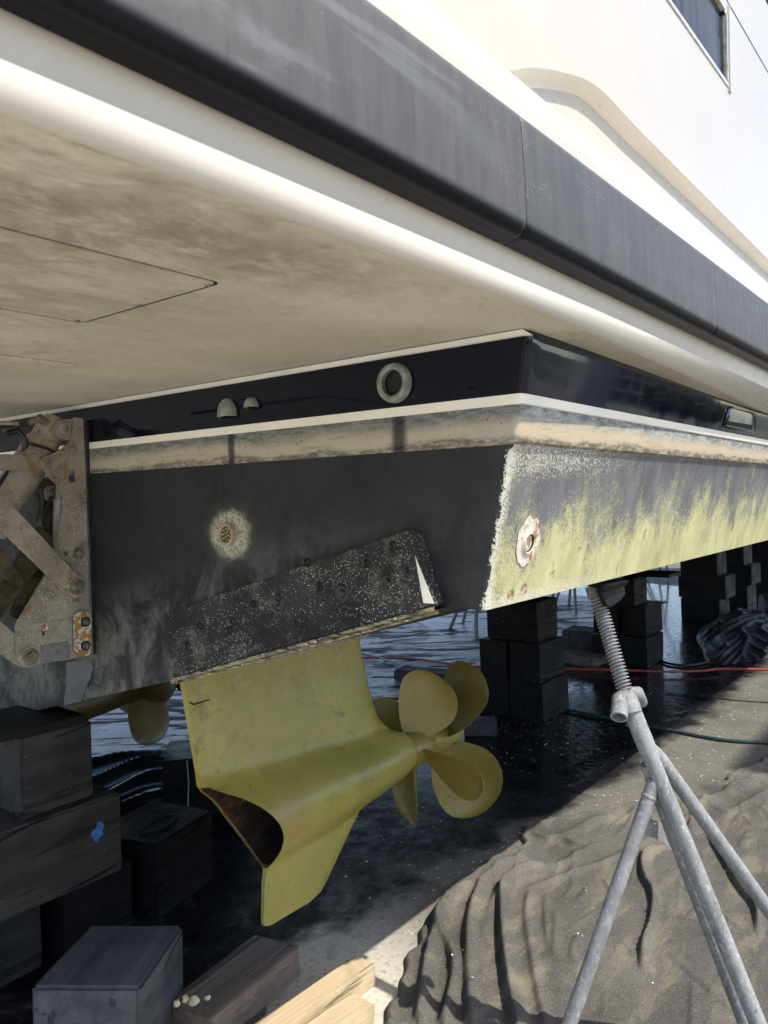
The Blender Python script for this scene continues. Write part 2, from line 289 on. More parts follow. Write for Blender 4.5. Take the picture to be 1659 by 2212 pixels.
pool = k.mul(k.mr(k.math('ADD', wet, k.mul(k.math('SUBTRACT', pud, .5), 1.6)), .62, .92), k.mr(x, 3.0, 4.2))
dw = k.mul(damp_shade, k.mr(k.noise(8, 6, .7), .3, .7, .6, 1))
rg = k.mix(pool, k.mix(dw, .88, k.mr(k.noise(11, 6, .7), .4, .62, .28, .6)), k.mr(k.noise(24, 6, .75, k.vec(1.4, .6, 1)), .40, .62, .05, .34))
hb = k.mul(k.noise(60, 6, .7), k.math('SUBTRACT', 1.0, k.mul(pool, .97)))
MAT['yard_concrete'] = k.out(c, rg, 0, k.bump(hb, .5, .006, k.bump(k.noise(7, 2, .5, k.vec(1.2, .5, 1)), .018, .02)), k.mix(pool, .16, .5))
# black sheeting
k = N('black_sheeting'); tv = k.turned(.62, -.785, .30, 1.6); tv2 = k.turned(.78, -.62, .42, 2.4)
cv = k.math('ABSOLUTE', k.math('SUBTRACT', k.noise(1.5, 5, .55, tv, .35), .5)); cv2 = k.math('ABSOLUTE', k.math('SUBTRACT', k.noise(1.9, 5, .6, tv2, .4), .46)); cv3 = k.math('ABSOLUTE', k.math('SUBTRACT', k.noise(1.1, 4, .5, tv, .5), .40))
crs = k.math('MAXIMUM', k.mr(cv, .030, .008), k.math('MAXIMUM', k.mul(k.mr(cv2, .016, .003), .8), k.mr(cv3, .040, .016)))
c = k.mix(k.mr(k.noise(2.2, 5, .6), .3, .7), (.33, .285, .255), (.52, .455, .415)); c = k.mix(k.mr(k.noise(30, 5, .7), .5, .75, 0, .35), c, (.13, .125, .125)); c = k.mix(k.mul(crs, .95), c, (.008, .009, .011))
MAT['black_sheeting'] = k.out(c, k.mix(crs, .38, .6), 0, k.bump(k.math('SUBTRACT', k.mul(k.noise(40, 4, .65), .35), crs), .10, .012), k.math('SUBTRACT', .26, k.mul(crs, .2)))
k = N('black_net_cloth'); c = k.mix(k.mr(k.noise(40, 5, .6), .3, .7), (.008, .008, .009), (.020, .020, .022)); MAT['black_net_cloth'] = k.out(c, .55, 0, k.bump(k.noise(60, 5, .6), .6, .008), .35)
k = N('black_tarp'); c = k.mix(k.mr(k.noise(12, 5, .6), .3, .7), (.006, .006, .008), (.016, .016, .02)); MAT['black_tarp'] = k.out(c, .30, 0, k.bump(k.noise(40, 5, .6), .3, .006), .5)
# felt ground cloth
k = N('felt_cloth'); x = k.xyz(0); y = k.xyz(1)
c = k.mix(k.mr(k.noise(3.2, 6, .65), .3, .7), (.072, .068, .063), (.108, .102, .094)); c = k.mix(k.mr(k.noise(90, 4, .7), .45, .7, 0, .6), c, (.05, .043, .037))
dust = k.mr(k.math('ADD', k.noise(6, 6, .65, k.vec(.45, 1.6, .2, (0, 0, -.6)), .3), k.mul(k.noise(120, 3, .7), .25)), .60, .82)
c = k.mix(k.mul(dust, .42), c, (.28, .25, .17)); c = k.mix(k.mul(k.mr(k.noise(1.7, 5, .6), .45, .62), .22), c, (.19, .175, .145))
c = k.mix(k.mul(k.specks(260, .42, .6), .6), c, (.30, .28, .22)); c = k.mix(k.mul(k.specks(120, .2, .22), .7), c, (.42, .39, .31))
MAT['felt_cloth'] = k.out(c, .95, 0, k.bump(k.noise(160, 5, .75), .7, .005), .1)
# odds and ends
simple('black_rubber', (.014, .014, .015), .45, 0, .3, 30, .1); simple('bronze_fitting', (.20, .21, .19), .6, .0, .3, 40, .4); simple('steel_bolt', (.20, .18, .15), .45, .5, .4, 60, .3)
simple('dark_hole', (.006, .006, .006), .8, 0, .2, 20, .1); simple('red_hose', (.34, .055, .03), .4, 0, .25, 20, .1); simple('grey_hose', (.20, .23, .22), .5, 0, .2, 20, .1); simple('green_hose', (.03, .06, .06), .35, 0, .25, 20, .1)
simple('blue_tape', (.035, .14, .36), .6, 0, .35, 40, .4); simple('foam_cream', (.62, .56, .36), .8, 0, .2, 60, .6); simple('chrome', (.62, .62, .63), .12, 1, .05, 10, .02); simple('rust_rim', (.13, .055, .03), .8, 0, .5, 60, .5); simple('copper_edge', (.36, .27, .21), .55, .1, .3, 50, .3)
simple('window_frame_metal', (.62, .61, .58), .3, .3, .2, 30, .1); simple('sticker_grey', (.27, .25, .22), .45, 0, .2, 40, .15); simple('data_plate_grey', (.21, .21, .215), .35, .4, .2, 40, .15); simple('warning_yellow', (.75, .42, .02), .5, 0, .1, 40, .05); simple('print_black', (.008, .008, .008), .5, 0, .1, 40, .05); simple('label_white', (.72, .72, .7), .5, 0, .1, 40, .05)
simple('pale_flakes', (.55, .52, .40), .8, 0, .25, 80, .3); simple('dry_leaf', (.30, .14, .06), .8, 0, .3, 50, .3); simple('led_lens', (.42, .48, .07), .3, 0, .3, 60, .1); simple('grey_cord', (.36, .36, .33), .6, 0, .2, 40, .1)
k = N('window_glass'); stn = k.noise(5, 5, .6, k.vec(1.6, 1, .35), .6); c = k.mix(k.mr(stn, .45, .66), (.010, .010, .010), (.06, .048, .034)); c = k.mix(k.mul(k.mr(k.noise(12, 6, .7, k.vec(1, 1, .5), 1.2), .62, .66), .5), c, (.4, .35, .25))
MAT['window_glass'] = k.out(c, .12, 0, None, .10)
simple('hill_green', (.075, .085, .06), .9, 0, .4, .05, .1); simple('tree_green', (.05, .075, .028), .8, 0, .5, 1.5, .1); simple('block_wall', (.46, .44, .41), .8, 0, .1, .5, .05); simple('block_glass', (.05, .06, .075), .2, 0, .3, .5, .02); simple('bark', (.09, .07, .05), .9, 0, .3, 5, .4)

# ------------------------------------------------------------ object helpers
def tag(o, label=None, cat=None, group=None, kind=None):
    if label: o['label'] = label
    if cat: o['category'] = cat
    if group: o['group'] = group
    if kind: o['kind'] = kind
    return o
def empty(name, loc, label, cat, group=None):
    o = bpy.data.objects.new(name, None); COL.objects.link(o); o.location = loc; o.empty_display_size = .1
    return tag(o, label, cat, group)
def link(name, me, mats, parent=None, smooth=False, world=True):
    o = bpy.data.objects.new(name, me); COL.objects.link(o)
    for m in (mats if isinstance(mats, (list, tuple)) else [mats]): me.materials.append(MAT[m])
    if smooth:
        me.polygons.foreach_set('use_smooth', [True] * len(me.polygons))
    if parent is not None:
        o.parent = parent
        if world:                                    # vertices are given in scene coordinates
            root = parent
            while root.parent: root = root.parent
            o.matrix_parent_inverse = Matrix.Translation(-root.location) if parent is root else Matrix()
    return o
def mesh(name, verts, faces, mats, parent=None, smooth=False, midx=None, sharp=None):
    me = bpy.data.meshes.new(name); me.from_pydata([tuple(map(float, v)) for v in verts], [], faces); me.update()
    o = link(name, me, mats, parent, smooth)
    if midx: me.polygons.foreach_set('material_index', midx)
    if sharp is not None: me.set_sharp_from_angle(angle=math.radians(sharp))
    return o
def bm_obj(name, bm, mats, parent=None, smooth=False, sharp=None):
    bmesh.ops.recalc_face_normals(bm, faces=bm.faces)
    me = bpy.data.meshes.new(name); bm.to_mesh(me); bm.free()
    o = link(name, me, mats, parent, smooth)
    if sharp is not None: me.set_sharp_from_angle(angle=math.radians(sharp))
    return o
def grid_mesh(name, P, mats, parent=None, smooth=True, sharp=None, closed=False, midx=None):
    n, m = len(P), len(P[0]); v = [p for row in P for p in row]; f = []
    for i in range(n - 1):
        for j in range(m - (0 if closed else 1)):
            f.append((i * m + j, i * m + (j + 1) % m, (i + 1) * m + (j + 1) % m, (i + 1) * m + j))
    return mesh(name, v, f, mats, parent, smooth, midx, sharp)
def frames(pts):
    pts = [Vector(p) for p in pts]; out = []; up = None
    for i, p in enumerate(pts):
        t = (pts[min(i + 1, len(pts) - 1)] - pts[max(i - 1, 0)]).normalized()
        if up is None: up = Vector((0, 0, 1)) if abs(t.z) < .9 else Vector((1, 0, 0))
        s = t.cross(up).normalized(); up = s.cross(t).normalized(); out.append((p, s, up))
    return out
def tube_bm(bm, pts, r, seg=12, cap=True, hollow=0):
    fr = frames(pts); rings = []
    for i, (p, s, u) in enumerate(fr):
        rr = r[i] if isinstance(r, (list, tuple)) else r
        rings.append([bm.verts.new(p + (s * math.cos(a) + u * math.sin(a)) * rr) for a in [2 * math.pi * j / seg for j in range(seg)]])
    for a, b in zip(rings[:-1], rings[1:]):
        for j in range(seg): bm.faces.new((a[j], a[(j + 1) % seg], b[(j + 1) % seg], b[j]))
    if cap:
        for ring, (p, s, u) in ((rings[0], fr[0]), (rings[-1], fr[-1])):
            if hollow:
                inn = [bm.verts.new(p + (v.co - p) * hollow) for v in ring]
                for j in range(seg): bm.faces.new((ring[j], ring[(j + 1) % seg], inn[(j + 1) % seg], inn[j]))
                dirn = (Vector(fr[1][0]) - p if ring is rings[0] else Vector(fr[-2][0]) - p); dirn = dirn.normalized() * (r if not isinstance(r, (list, tuple)) else r[0]) * 2
                inn2 = [bm.verts.new(v.co + dirn) for v in inn]
                for j in range(seg): bm.faces.new((inn[j], inn[(j + 1) % seg], inn2[(j + 1) % seg], inn2[j]))
                bm.faces.new(inn2)
            else: bm.faces.new(ring)
    return rings
def tube(name, pts, r, mats, parent=None, seg=12, hollow=0, sharp=50):
    bm = bmesh.new(); tube_bm(bm, pts, r, seg, True, hollow); return bm_obj(name, bm, mats, parent, True, sharp)
def spline(pts, n=8):
    P = [Vector(p) for p in pts]; P = [P[0] * 2 - P[1]] + P + [P[-1] * 2 - P[-2]]; out = []
    for i in range(1, len(P) - 2):
        for t in [j / n for j in range(n)]:
            a, b, c, d = P[i - 1:i + 3]
            out.append(.5 * ((2 * b) + (c - a) * t + (2 * a - 5 * b + 4 * c - d) * t * t + (3 * b - a - 3 * c + d) * t ** 3))
    out.append(P[-2]); return out
def prism(name, poly, axis, off, thick, mats, parent=None, bevel=.002, sharp=35, holes=()):
    """plate: polygon in the two other axes, from off to off+thick along axis (0 x, 1 y, 2 z)"""
    bm = bmesh.new()
    def P(a, b): return {0: (off, a, b), 1: (a, off, b), 2: (a, b, off)}[axis]
    loops = [list(poly)] + [list(h) for h in holes]; edges = []
    for lp in loops:
        vs = [bm.verts.new(P(*q)) for q in lp]
        edges += [bm.edges.new((vs[i], vs[(i + 1) % len(vs)])) for i in range(len(vs))]
    if holes: bmesh.ops.triangle_fill(bm, use_beauty=True, use_dissolve=False, edges=edges)
    else: bm.faces.new(bm.verts[:])
    d = [0, 0, 0]; d[axis] = thick
    r = bmesh.ops.extrude_face_region(bm, geom=bm.faces[:]); bmesh.ops.translate(bm, vec=d, verts=[g for g in r['geom'] if isinstance(g, bmesh.types.BMVert)])
    bmesh.ops.recalc_face_normals(bm, faces=bm.faces)
    if bevel:
        es = [e for e in bm.edges if len(e.link_faces) == 2 and e.calc_face_angle(0) > 1.2]
        bmesh.ops.bevel(bm, geom=es, offset=bevel, segments=2, affect='EDGES', clamp_overlap=True)
    return bm_obj(name, bm, mats, parent, True, sharp)
def rot_basis(d):
    d = Vector(d).normalized(); return d.to_track_quat('Z', 'Y').to_matrix().to_4x4()
def lathe(name, prof, base, d, mats, parent=None, seg=24, sy=1.0, sharp=40, loop=False):
    """profile of (radius, height) turned about direction d"""
    B = Matrix.Translation(base) @ rot_basis(d); P = []
    for r, h in prof: P.append([B @ Vector((r * math.cos(a), r * sy * math.sin(a), h)) for a in [2 * math.pi * j / seg for j in range(seg)]])
    return grid_mesh(name, P, mats, parent, True, sharp, True)
def bolt(parent, base, d, r=.012, name='bolt', mat='steel_bolt'):
    bm = bmesh.new(); B = Matrix.Translation(base) @ rot_basis(d)
    for rad, h0, h1, sg in ((r * 1.7, 0, r * .25, 16), (r, r * .25, r * 1.0, 6), (r * .5, r * 1.0, r * 1.35, 8)):
        bmesh.ops.create_cone(bm, cap_ends=True, segments=sg, radius1=rad, radius2=rad * .93, depth=h1 - h0, matrix=B @ Matrix.Translation((0, 0, (h0 + h1) / 2)))
    return bm_obj(name, bm, mat, parent, False)

# ------------------------------------------------------------ ground and far surroundings
def plane(name, x0, x1, y0, y1, z, mat, kind):
    o = mesh(name, [(x0, y0, z), (x1, y0, z), (x1, y1, z), (x0, y1, z)], [(0, 1, 2, 3)], mat); return tag(o, kind=kind)
plane('ground', -2500, 2500, -2500, 2500, 0, 'yard_concrete', 'structure')
# hill ridge on the landward side
P = []
for j in range(9):
    row = []
    for i in range(60):
        a = math.radians(-215 + 4.3 * i); R = 560 + 40 * j
        h = (34 + 14 * math.sin(i * .37) + 8 * math.sin(i * .9 + 1) + 5 * math.sin(i * 2.1)) * math.sin(math.pi * j / 8)
        row.append((R * math.cos(a), R * math.sin(a), h - .3))
    P.append(row)
tag(grid_mesh('hills', P, 'hill_green'), kind='structure')

# ------------------------------------------------------------ the yacht
D = 1.45                     # transom plane
KEEL = 3.07                  # centreline
yacht = empty('yacht', (D, KEEL, .79), 'white motor yacht with navy band and weedy dark bottom, propped ashore on timbers', 'yacht')
DEAD = [(.878, 1.371), (.979, 1.374), (1.642, 1.177), (1.972, 1.084), (2.614, .918), (3.072, .799)]
def dead(y):
    if y > KEEL: y = 2 * KEEL - y
    return float(np.interp(y, [d[0] for d in DEAD], [d[1] for d in DEAD]))
XS = [D + .022, D + .06] + list(np.linspace(1.6, 9, 60)) + list(np.linspace(9.2, 17, 24))
def taper(x): return 1.0 if x < 9 else max(.03, math.cos((x - 9) / 8.0 * math.pi / 2) ** .8)
def rise(x): return 0.0 if x < 9 else ((x - 9) / 8.0) ** 2 * 1.0
def path(ys, zf, r=.014):
    """row of points: along the transom from the far side to the near corner, then forward along the side"""
    out = []
    far = 2 * KEEL - ys
    for i in range(60):
        y = far + (ys + r - far) * (i / 59); out.append((D, y, zf(y, 0)))
    for a in (30, 60): a = math.radians(a); out.append((D + r - r * math.cos(a), ys + r - r * math.sin(a), zf(ys, 0)))
    for x in XS:
        y = KEEL - (KEEL - ys) * taper(x); out.append((x, y, zf(ys, x) + rise(x)))
    return out
def band(name, lv, mats, label=None, sub=1):
    rows = []
    for (ya, fa), (yb, fb) in zip(lv[:-1], lv[1:]):
        A, B = path(ya, fa), path(yb, fb)
        for s in range(sub): rows.append([tuple(np.array(p) * (1 - s / sub) + np.array(q) * s / sub) for p, q in zip(A, B)])
    rows.append(path(*lv[-1]))
    m = len(rows[0]); nt = 61
    idx = []
    for i in range(len(rows) - 1): idx += [0 if j < nt else (len(mats) - 1) for j in range(m - 1)]
    o = grid_mesh(name, rows, mats, yacht, True, 40, False, idx)
    if label: o['label'] = label
    return o
c_ = lambda z: (lambda y, x: z - (.004 * max(0, min(x, 9) - D)))
zb = lambda y, x: dead(y) if x == 0 else 1.371
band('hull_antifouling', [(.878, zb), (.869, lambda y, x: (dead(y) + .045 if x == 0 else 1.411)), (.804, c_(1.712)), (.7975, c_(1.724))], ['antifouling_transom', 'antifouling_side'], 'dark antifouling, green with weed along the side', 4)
band('shoulder_band', [(.7975, c_(1.724)), (.790, c_(1.730)), (.788, c_(1.74)), (.785, c_(1.775)), (.783, c_(1.806))], ['shoulder_transom', 'shoulder_side'], 'brown scummed band below the white boot stripe', 2)
band('boot_stripe', [(.783, c_(1.806)), (.778, c_(1.808)), (.7725, c_(1.826)), (.774, c_(1.8275))], ['boot_stripe_paint'], 'narrow cream boot stripe', 1)
band('navy_band', [(.774, c_(1.8275)), (.7645, c_(1.889)), (.755, c_(1.949)), (.755, c_(1.953))], ['navy_grimy', 'navy_gelcoat'], 'glossy navy topside band', 2)
# bottom
ys = [d[0] for d in DEAD]; ys = ys + [2 * KEEL - y for y in ys[::-1][1:]]
bx = [D] + list(np.linspace(2, 9, 12)) + list(np.linspace(9.5, 17, 14))
rows = [[(x, KEEL - (KEEL - y) * taper(x), dead(y) + rise(x) * (1 if abs(y - KEEL) > 1 else 1.0)) for y in ys] for x in bx]
grid_mesh('hull_bottom', rows, 'antifouling_bottom', yacht, False)

# cream fillet under the overhang along the transom
grid_mesh('fillet', [[(D - .020, 5.3, 1.9525), (D - .020, .76, 1.9525)], [(D - .006, 5.3, 1.944), (D - .006, .749, 1.944)], [(D + .004, 5.3, 1.9425), (D + .004, .748, 1.9425)]], 'cream_gelcoat', yacht, False)
# overhang: soffit with a hatch let into it
XA = -.25
def lipy(x): return .655 + .080 * (0 if x < 1.2 else min(1, (x - 1.2) / 2.2) ** 1.3)
def lipz(x): return 1.957 - .037 * (0 if x < 1.2 else min(1, (x - 1.2) / 2.2) ** 1.3)
HX0, HX1, HY0, HY1 = .12, .803, .936, 1.326
def rrect(a0, a1, b0, b1, r, n=5):
    out = []
    for cx, cy, s in ((a1 - r, b1 - r, 0), (a0 + r, b1 - r, 90), (a0 + r, b0 + r, 180), (a1 - r, b0 + r, 270)):
        for i in range(n + 1): t = math.radians(s + 90 * i / n); out.append((cx + r * math.cos(t), cy + r * math.sin(t)))
    return out
bm = bmesh.new()
xs_out = list(np.linspace(XA, 1.2, 8)) + list(np.linspace(1.35, 9, 30))
outer = [(x, lipy(x) + .012) for x in xs_out] + [(9, .80), (D, .80), (D, 5.4), (XA, 5.4)]
edges = []
for lp in (outer, rrect(HX0, HX1, HY0, HY1, .018)):
    vs = [bm.verts.new((a, b, 1.9545 if a < 1.2 else min(1.9545, lipz(a) - .002) if b < .79 else 1.9545)) for a, b in lp]
    edges += [bm.edges.new((vs[i], vs[(i + 1) % len(vs)])) for i in range(len(vs))]
hole_edges = [(e.verts[0].co.copy(), e.verts[1].co.copy()) for e in edges[len(outer):]]
bmesh.ops.triangle_fill(bm, use_beauty=True, edges=edges)
UP = []
for a, b in hole_edges:                                        # upstand of the hatch opening
    vs = [bm.verts.new(a), bm.verts.new(b), bm.verts.new(b + Vector((0, 0, .03))), bm.verts.new(a + Vector((0, 0, .03)))]; UP.append([tuple(v.co) for v in vs]); bmesh.ops.delete(bm, geom=vs, context='VERTS')
soffit = bm_obj('soffit', bm, 'soffit_gelcoat', yacht); soffit['label'] = 'dirty cream underside of the stern platform'
hatch = prism('hatch', rrect(HX0 + .0055, HX1 - .0055, HY0 + .0055, HY1 - .0055, .014), 2, 1.9535, .016, 'soffit_gelcoat', yacht, .0015)
hatch['label'] = 'flush rectangular hatch in the platform underside'
for hx, hy in ((.789, .955), (.789, 1.135), (.78, 1.31), (.64, 1.316)):
    lathe('screw', [(0, .002), (.0045, .002), (.006, 0), (.006, -.002)], (hx, hy, 1.9528), (0, 0, -1), 'steel_bolt', hatch, 10)
mesh('hatch_upstand', [p for u in UP for p in u], [tuple(range(4 * i, 4 * i + 4)) for i in range(len(UP))], 'dark_hole', hatch)
go, gi = rrect(HX0 - .001, HX1 + .001, HY0 - .001, HY1 + .001, .018), rrect(HX0 + .0055, HX1 - .0055, HY0 + .0055, HY1 - .0055, .014); ng = len(go)
mesh('gap_shade', [(a, b, 1.9551) for a, b in go] + [(a, b, 1.9551) for a, b in gi], [(i, (i + 1) % ng, ng + (i + 1) % ng, ng + i) for i in range(ng)], 'dark_hole', hatch)  # dark ring fills the hatch gap, painting in its shade
mesh('hatch_recess', [(HX0 - .02, HY0 - .02, 1.985), (HX1 + .02, HY0 - .02, 1.985), (HX1 + .02, HY1 + .02, 1.985), (HX0 - .02, HY1 + .02, 1.985)], [(0, 1, 2, 3)], 'dark_hole', hatch)
# small raised ledge further inboard
prism('ledge', [(.55, 1.72), (1.02, 1.72), (1.02, 2.4), (.55, 2.4)], 2, 1.9485, .008, 'soffit_gelcoat', yacht, .003)
# white strake at the edge, grey face above it
xs2 = list(np.linspace(XA, 1.2, 14)) + list(np.linspace(1.3, 9, 60))
rows = []
for x in xs2:
    ly, lz = lipy(x), lipz(x); f = 0 if x < 1.6 else min(1, (x - 1.6) / 1.8)
    uy, uz = .653 + .012 * f, 1.9935 - .020 * f
    r = [(x, ly + .012, lz - .0028), (x, ly + .005, lz - .002), (x, ly, lz + .002)]
    for t in (.25, .5, .75): r.append((x, ly + (uy - ly) * t - .0045 * math.sin(math.pi * t), lz + .002 + (uz - lz - .002) * t))
    r += [(x, uy, uz), (x, uy + .003, uz + .002), (x, .688, uz + .004), (x, .681, 2.03), (x, .675, 2.075)]
    rows.append(r)
o = grid_mesh('gunwale_moulding', rows, 'white_gelcoat', yacht, True, 60); o['label'] = 'rounded white edge moulding under the rubbing strake'
# rubbing strake in lengths butted end to end
prof = [(.672, 2.048), (.664, 2.049), (.654, 2.0495), (.645, 2.050), (.636, 2.0525), (.629, 2.057), (.6245, 2.063), (.622, 2.070), (.621, 2.080), (.6225, 2.14), (.6255, 2.20), (.628, 2.243), (.6305, 2.253), (.636, 2.2585), (.645, 2.261), (.668, 2.262)]
cuts = [XA, 1.196, 2.303, 3.45, 4.6, 5.8, 7.0, 9.0]
for a, b in zip(cuts[:-1], cuts[1:]):
    g = .0013; xs = [a + g, a + g + .003] + list(np.linspace(a + .02, b - .02, 12)) + [b - g - .003, b - g]
    rows = [[(x, y + (.002 if i in (0, len(xs) - 1) else 0), z) for y, z in prof] for i, x in enumerate(xs)]
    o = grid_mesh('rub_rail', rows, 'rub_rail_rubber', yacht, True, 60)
mesh('rub_rail_backing', [(XA, .640, 2.065), (9, .640, 2.065), (9, .645, 2.252), (XA, .645, 2.252)], [(0, 1, 2, 3)], 'dark_hole', yacht)
# white cap above the strake
rows = []
for x in np.linspace(XA, 9, 24):
    rows.append([(x, .652, 2.256), (x, .6475, 2.262), (x, .6470, 2.270), (x, .6505, 2.318), (x, .6535, 2.3355), (x, .658, 2.3435), (x, .666, 2.3475), (x, .69, 2.349), (x, .80, 2.352)])
o = grid_mesh('bulwark_cap', rows, 'white_gelcoat', yacht, True, 60); o['label'] = 'white ledge above the grey rubbing strake'
# topside wall with the recess and the window
WY, ZT = .74, 4.3
rec = [(1.20, 2.345), (1.30, 2.395), (1.366, 2.437), (1.45, 2.478), (1.55, 2.514), (1.635, 2.539), (1.70, 2.557), (1.76, 2.5685), (1.82, 2.573), (1.90, 2.5715), (2.055, 2.564), (3.491, 2.544), (9, 2.47)]
win = [(2.384 - .30, 3.026), (2.906, 3.026), (2.918, 3.034), (2.921, 3.262), (2.88, 3.268), (2.384 - .30, 3.268)]
bm = bmesh.new(); edges = []
outer = [(XA, 2.345)] + rec + [(9, ZT), (XA, ZT)]
for lp in (outer, win):
    vs = [bm.verts.new((a, WY, b)) for a, b in lp]; edges += [bm.edges.new((vs[i], vs[(i + 1) % len(vs)])) for i in range(len(vs))]
bmesh.ops.triangle_fill(bm, use_beauty=True, edges=edges)
wall = bm_obj('cabin_side', bm, 'white_gelcoat', yacht); wall['label'] = 'smooth white superstructure side'
RB = .7765
rows = []
for j, (dy, dz, s) in enumerate(((0, 0, 0), (.002, -.003, .002), (.008, -.006, .006), (.026, -.008, .03), (.032, -.011, .045), (.037, -.018, .06))):
    row = []
    for i, (a, b) in enumerate(rec):
        t = min(1, max(0, (a - 1.2) / .6)); row.append((a + s * (1 - t) * 1.0, WY + dy, max(2.345, b + dz * (1 if a > 1.3 else .5))))
    rows.append(row)
grid_mesh('recess_lip', rows, 'cream_gelcoat', yacht, True, 50)
mesh('recess_back', [(1.0, RB, 2.34), (9, RB, 2.34), (9, RB, 2.62), (1.0, RB, 2.62)], [(0, 1, 2, 3)], 'white_gelcoat', yacht)
# window
wf = bmesh.new()
def bar(bm, a, b, w, d0, d1):
    a, b = Vector((a[0], 0, a[1])), Vector((b[0], 0, b[1])); t = (b - a).normalized(); n = Vector((t.z, 0, -t.x)) * w
    vs = []
    for y in (d0, d1):
        for p in (a, b, b + n, a + n): vs.append(bm.verts.new((p.x, y, p.z)))
    for f in ((0, 1, 2, 3), (7, 6, 5, 4), (0, 4, 5, 1), (1, 5, 6, 2), (2, 6, 7, 3), (3, 7, 4, 0)): bm.faces.new([vs[i] for i in f])
bar(wf, (2.05, 3.026), (2.93, 3.026), .012, WY - .004, WY + .02); bar(wf, (2.921, 3.036), (2.921, 3.262), .010, WY - .003, WY + .02); bar(wf, (2.05, 3.280), (2.905, 3.280), .012, WY - .003, WY + .02)
wfr = bm_obj('window', wf, 'window_frame_metal', yacht, False); wfr['label'] = 'dark cabin window in a pale metal frame'
mesh('pane', [(2.0, WY + .009, 3.01), (2.93, WY + .009, 3.01), (2.93, WY + .009, 3.165), (2.0, WY + .009, 3.130)], [(0, 1, 2, 3)], 'window_glass', wfr)
mesh('pane', [(2.0, WY + .011, 3.134), (2.93, WY + .011, 3.169), (2.93, WY + .011, 3.29), (2.0, WY + .011, 3.29)], [(0, 1, 2, 3)], 'window_glass', wfr)
prism('gutter', [(2.934, 3.000), (2.958, 3.000), (2.960, 3.300), (2.945, 3.312), (2.934, 3.27)], 1, WY - .007, .012, 'white_gelcoat', wfr, .004)
prism('panel_seam', [(2.60, 3.316), (3.05, 3.3145), (9, 3.30), (9, 3.304), (3.05, 3.3185), (2.60, 3.321)], 1, WY - .0015, .004, 'block_glass', yacht, 0)
prism('upper_window', [(3.50, 3.60), (6.0, 3.56), (6.0, 3.9), (3.40, 3.9)], 1, WY - .004, .012, 'window_glass', yacht, .002)
# deck and far side, so that the yacht is a closed body that casts a whole shadow
for nm, (x0, x1, y0, y1, z0, z1) in {'deck': (XA, 9, .80, 5.45, 2.30, 2.338), 'cabin_roof': (XA, 9, WY, 5.40, ZT - .05, ZT), 'far_side': (XA, 9, 5.40, 5.46, 1.95, ZT)}.items():
    bm = bmesh.new(); bmesh.ops.create_cube(bm, size=1, matrix=Matrix.Translation(((x0 + x1) / 2, (y0 + y1) / 2, (z0 + z1) / 2)) @ Matrix.Diagonal((x1 - x0, y1 - y0, z1 - z0, 1))); bm_obj(nm, bm, 'white_gelcoat', yacht)
mesh('aft_bulkhead', [(XA, .66, 1.957), (XA, 5.45, 1.957), (XA, 5.45, ZT), (XA, WY, ZT), (XA, WY, 2.35), (XA, .66, 2.34)], [(0, 1, 2, 3, 4, 5)], 'white_gelcoat', yacht)
# fore topsides above the navy band, tapering to the bow
rows = []
for x in np.linspace(9, 17, 20):
    rows.append([(x, KEEL - (KEEL - .68) * taper(x), 1.94 + rise(x)), (x, KEEL - (KEEL - .66) * taper(x), 3.2 + rise(x)), (x, KEEL + (KEEL - .66) * taper(x), 3.2 + rise(x)), (x, KEEL + (KEEL - .68) * taper(x), 1.94 + rise(x))])
grid_mesh('bow_topsides', rows, 'white_gelcoat', yacht, False)

# interceptor plate bolted to the transom
def tp(p, x): q = onX(p, x); return (q[0], q[1], q[2])
A = [tp((350, 1326), D - .026), tp((886, 1141), D - .030), tp((941, 1309), D - .048), tp((372, 1466), D - .044)]
B = [(D + .002, a[1], a[2]) for a in A]; B[1] = tp((917, 1152), D + .002); B[2] = tp((959, 1305), D + .002); B[3] = (D + .002, A[3][1], A[3][2] - .004)
bm = bmesh.new()
va = [bm.verts.new(p) for p in A]; vb = [bm.verts.new(p) for p in B]
bm.faces.new(va); bm.faces.new(vb[::-1])
for i in range(4): bm.faces.new((va[i], va[(i + 1) % 4], vb[(i + 1) % 4], vb[i]))
bmesh.ops.recalc_face_normals(bm, faces=bm.faces)
bmesh.ops.bevel(bm, geom=[e for e in bm.edges], offset=.004, segments=2, affect='EDGES', clamp_overlap=True)
trim = bm_obj('trim_plate', bm, 'speckled_plate', yacht, True, 30); trim['label'] = 'black speckled wedge plate along the lower transom edge'
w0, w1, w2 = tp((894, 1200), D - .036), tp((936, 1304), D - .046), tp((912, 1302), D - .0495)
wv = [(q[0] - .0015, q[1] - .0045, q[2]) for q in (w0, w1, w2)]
mesh('sunlit_sliver', wv + [(q[0] + .003, q[1] + .003, q[2]) for q in wv], [(0, 1, 2), (5, 4, 3), (0, 3, 4, 1), (1, 4, 5, 2), (2, 5, 3, 0)], 'boot_stripe_paint', trim)  # pale triangle stands in for sun falling on the plate's end
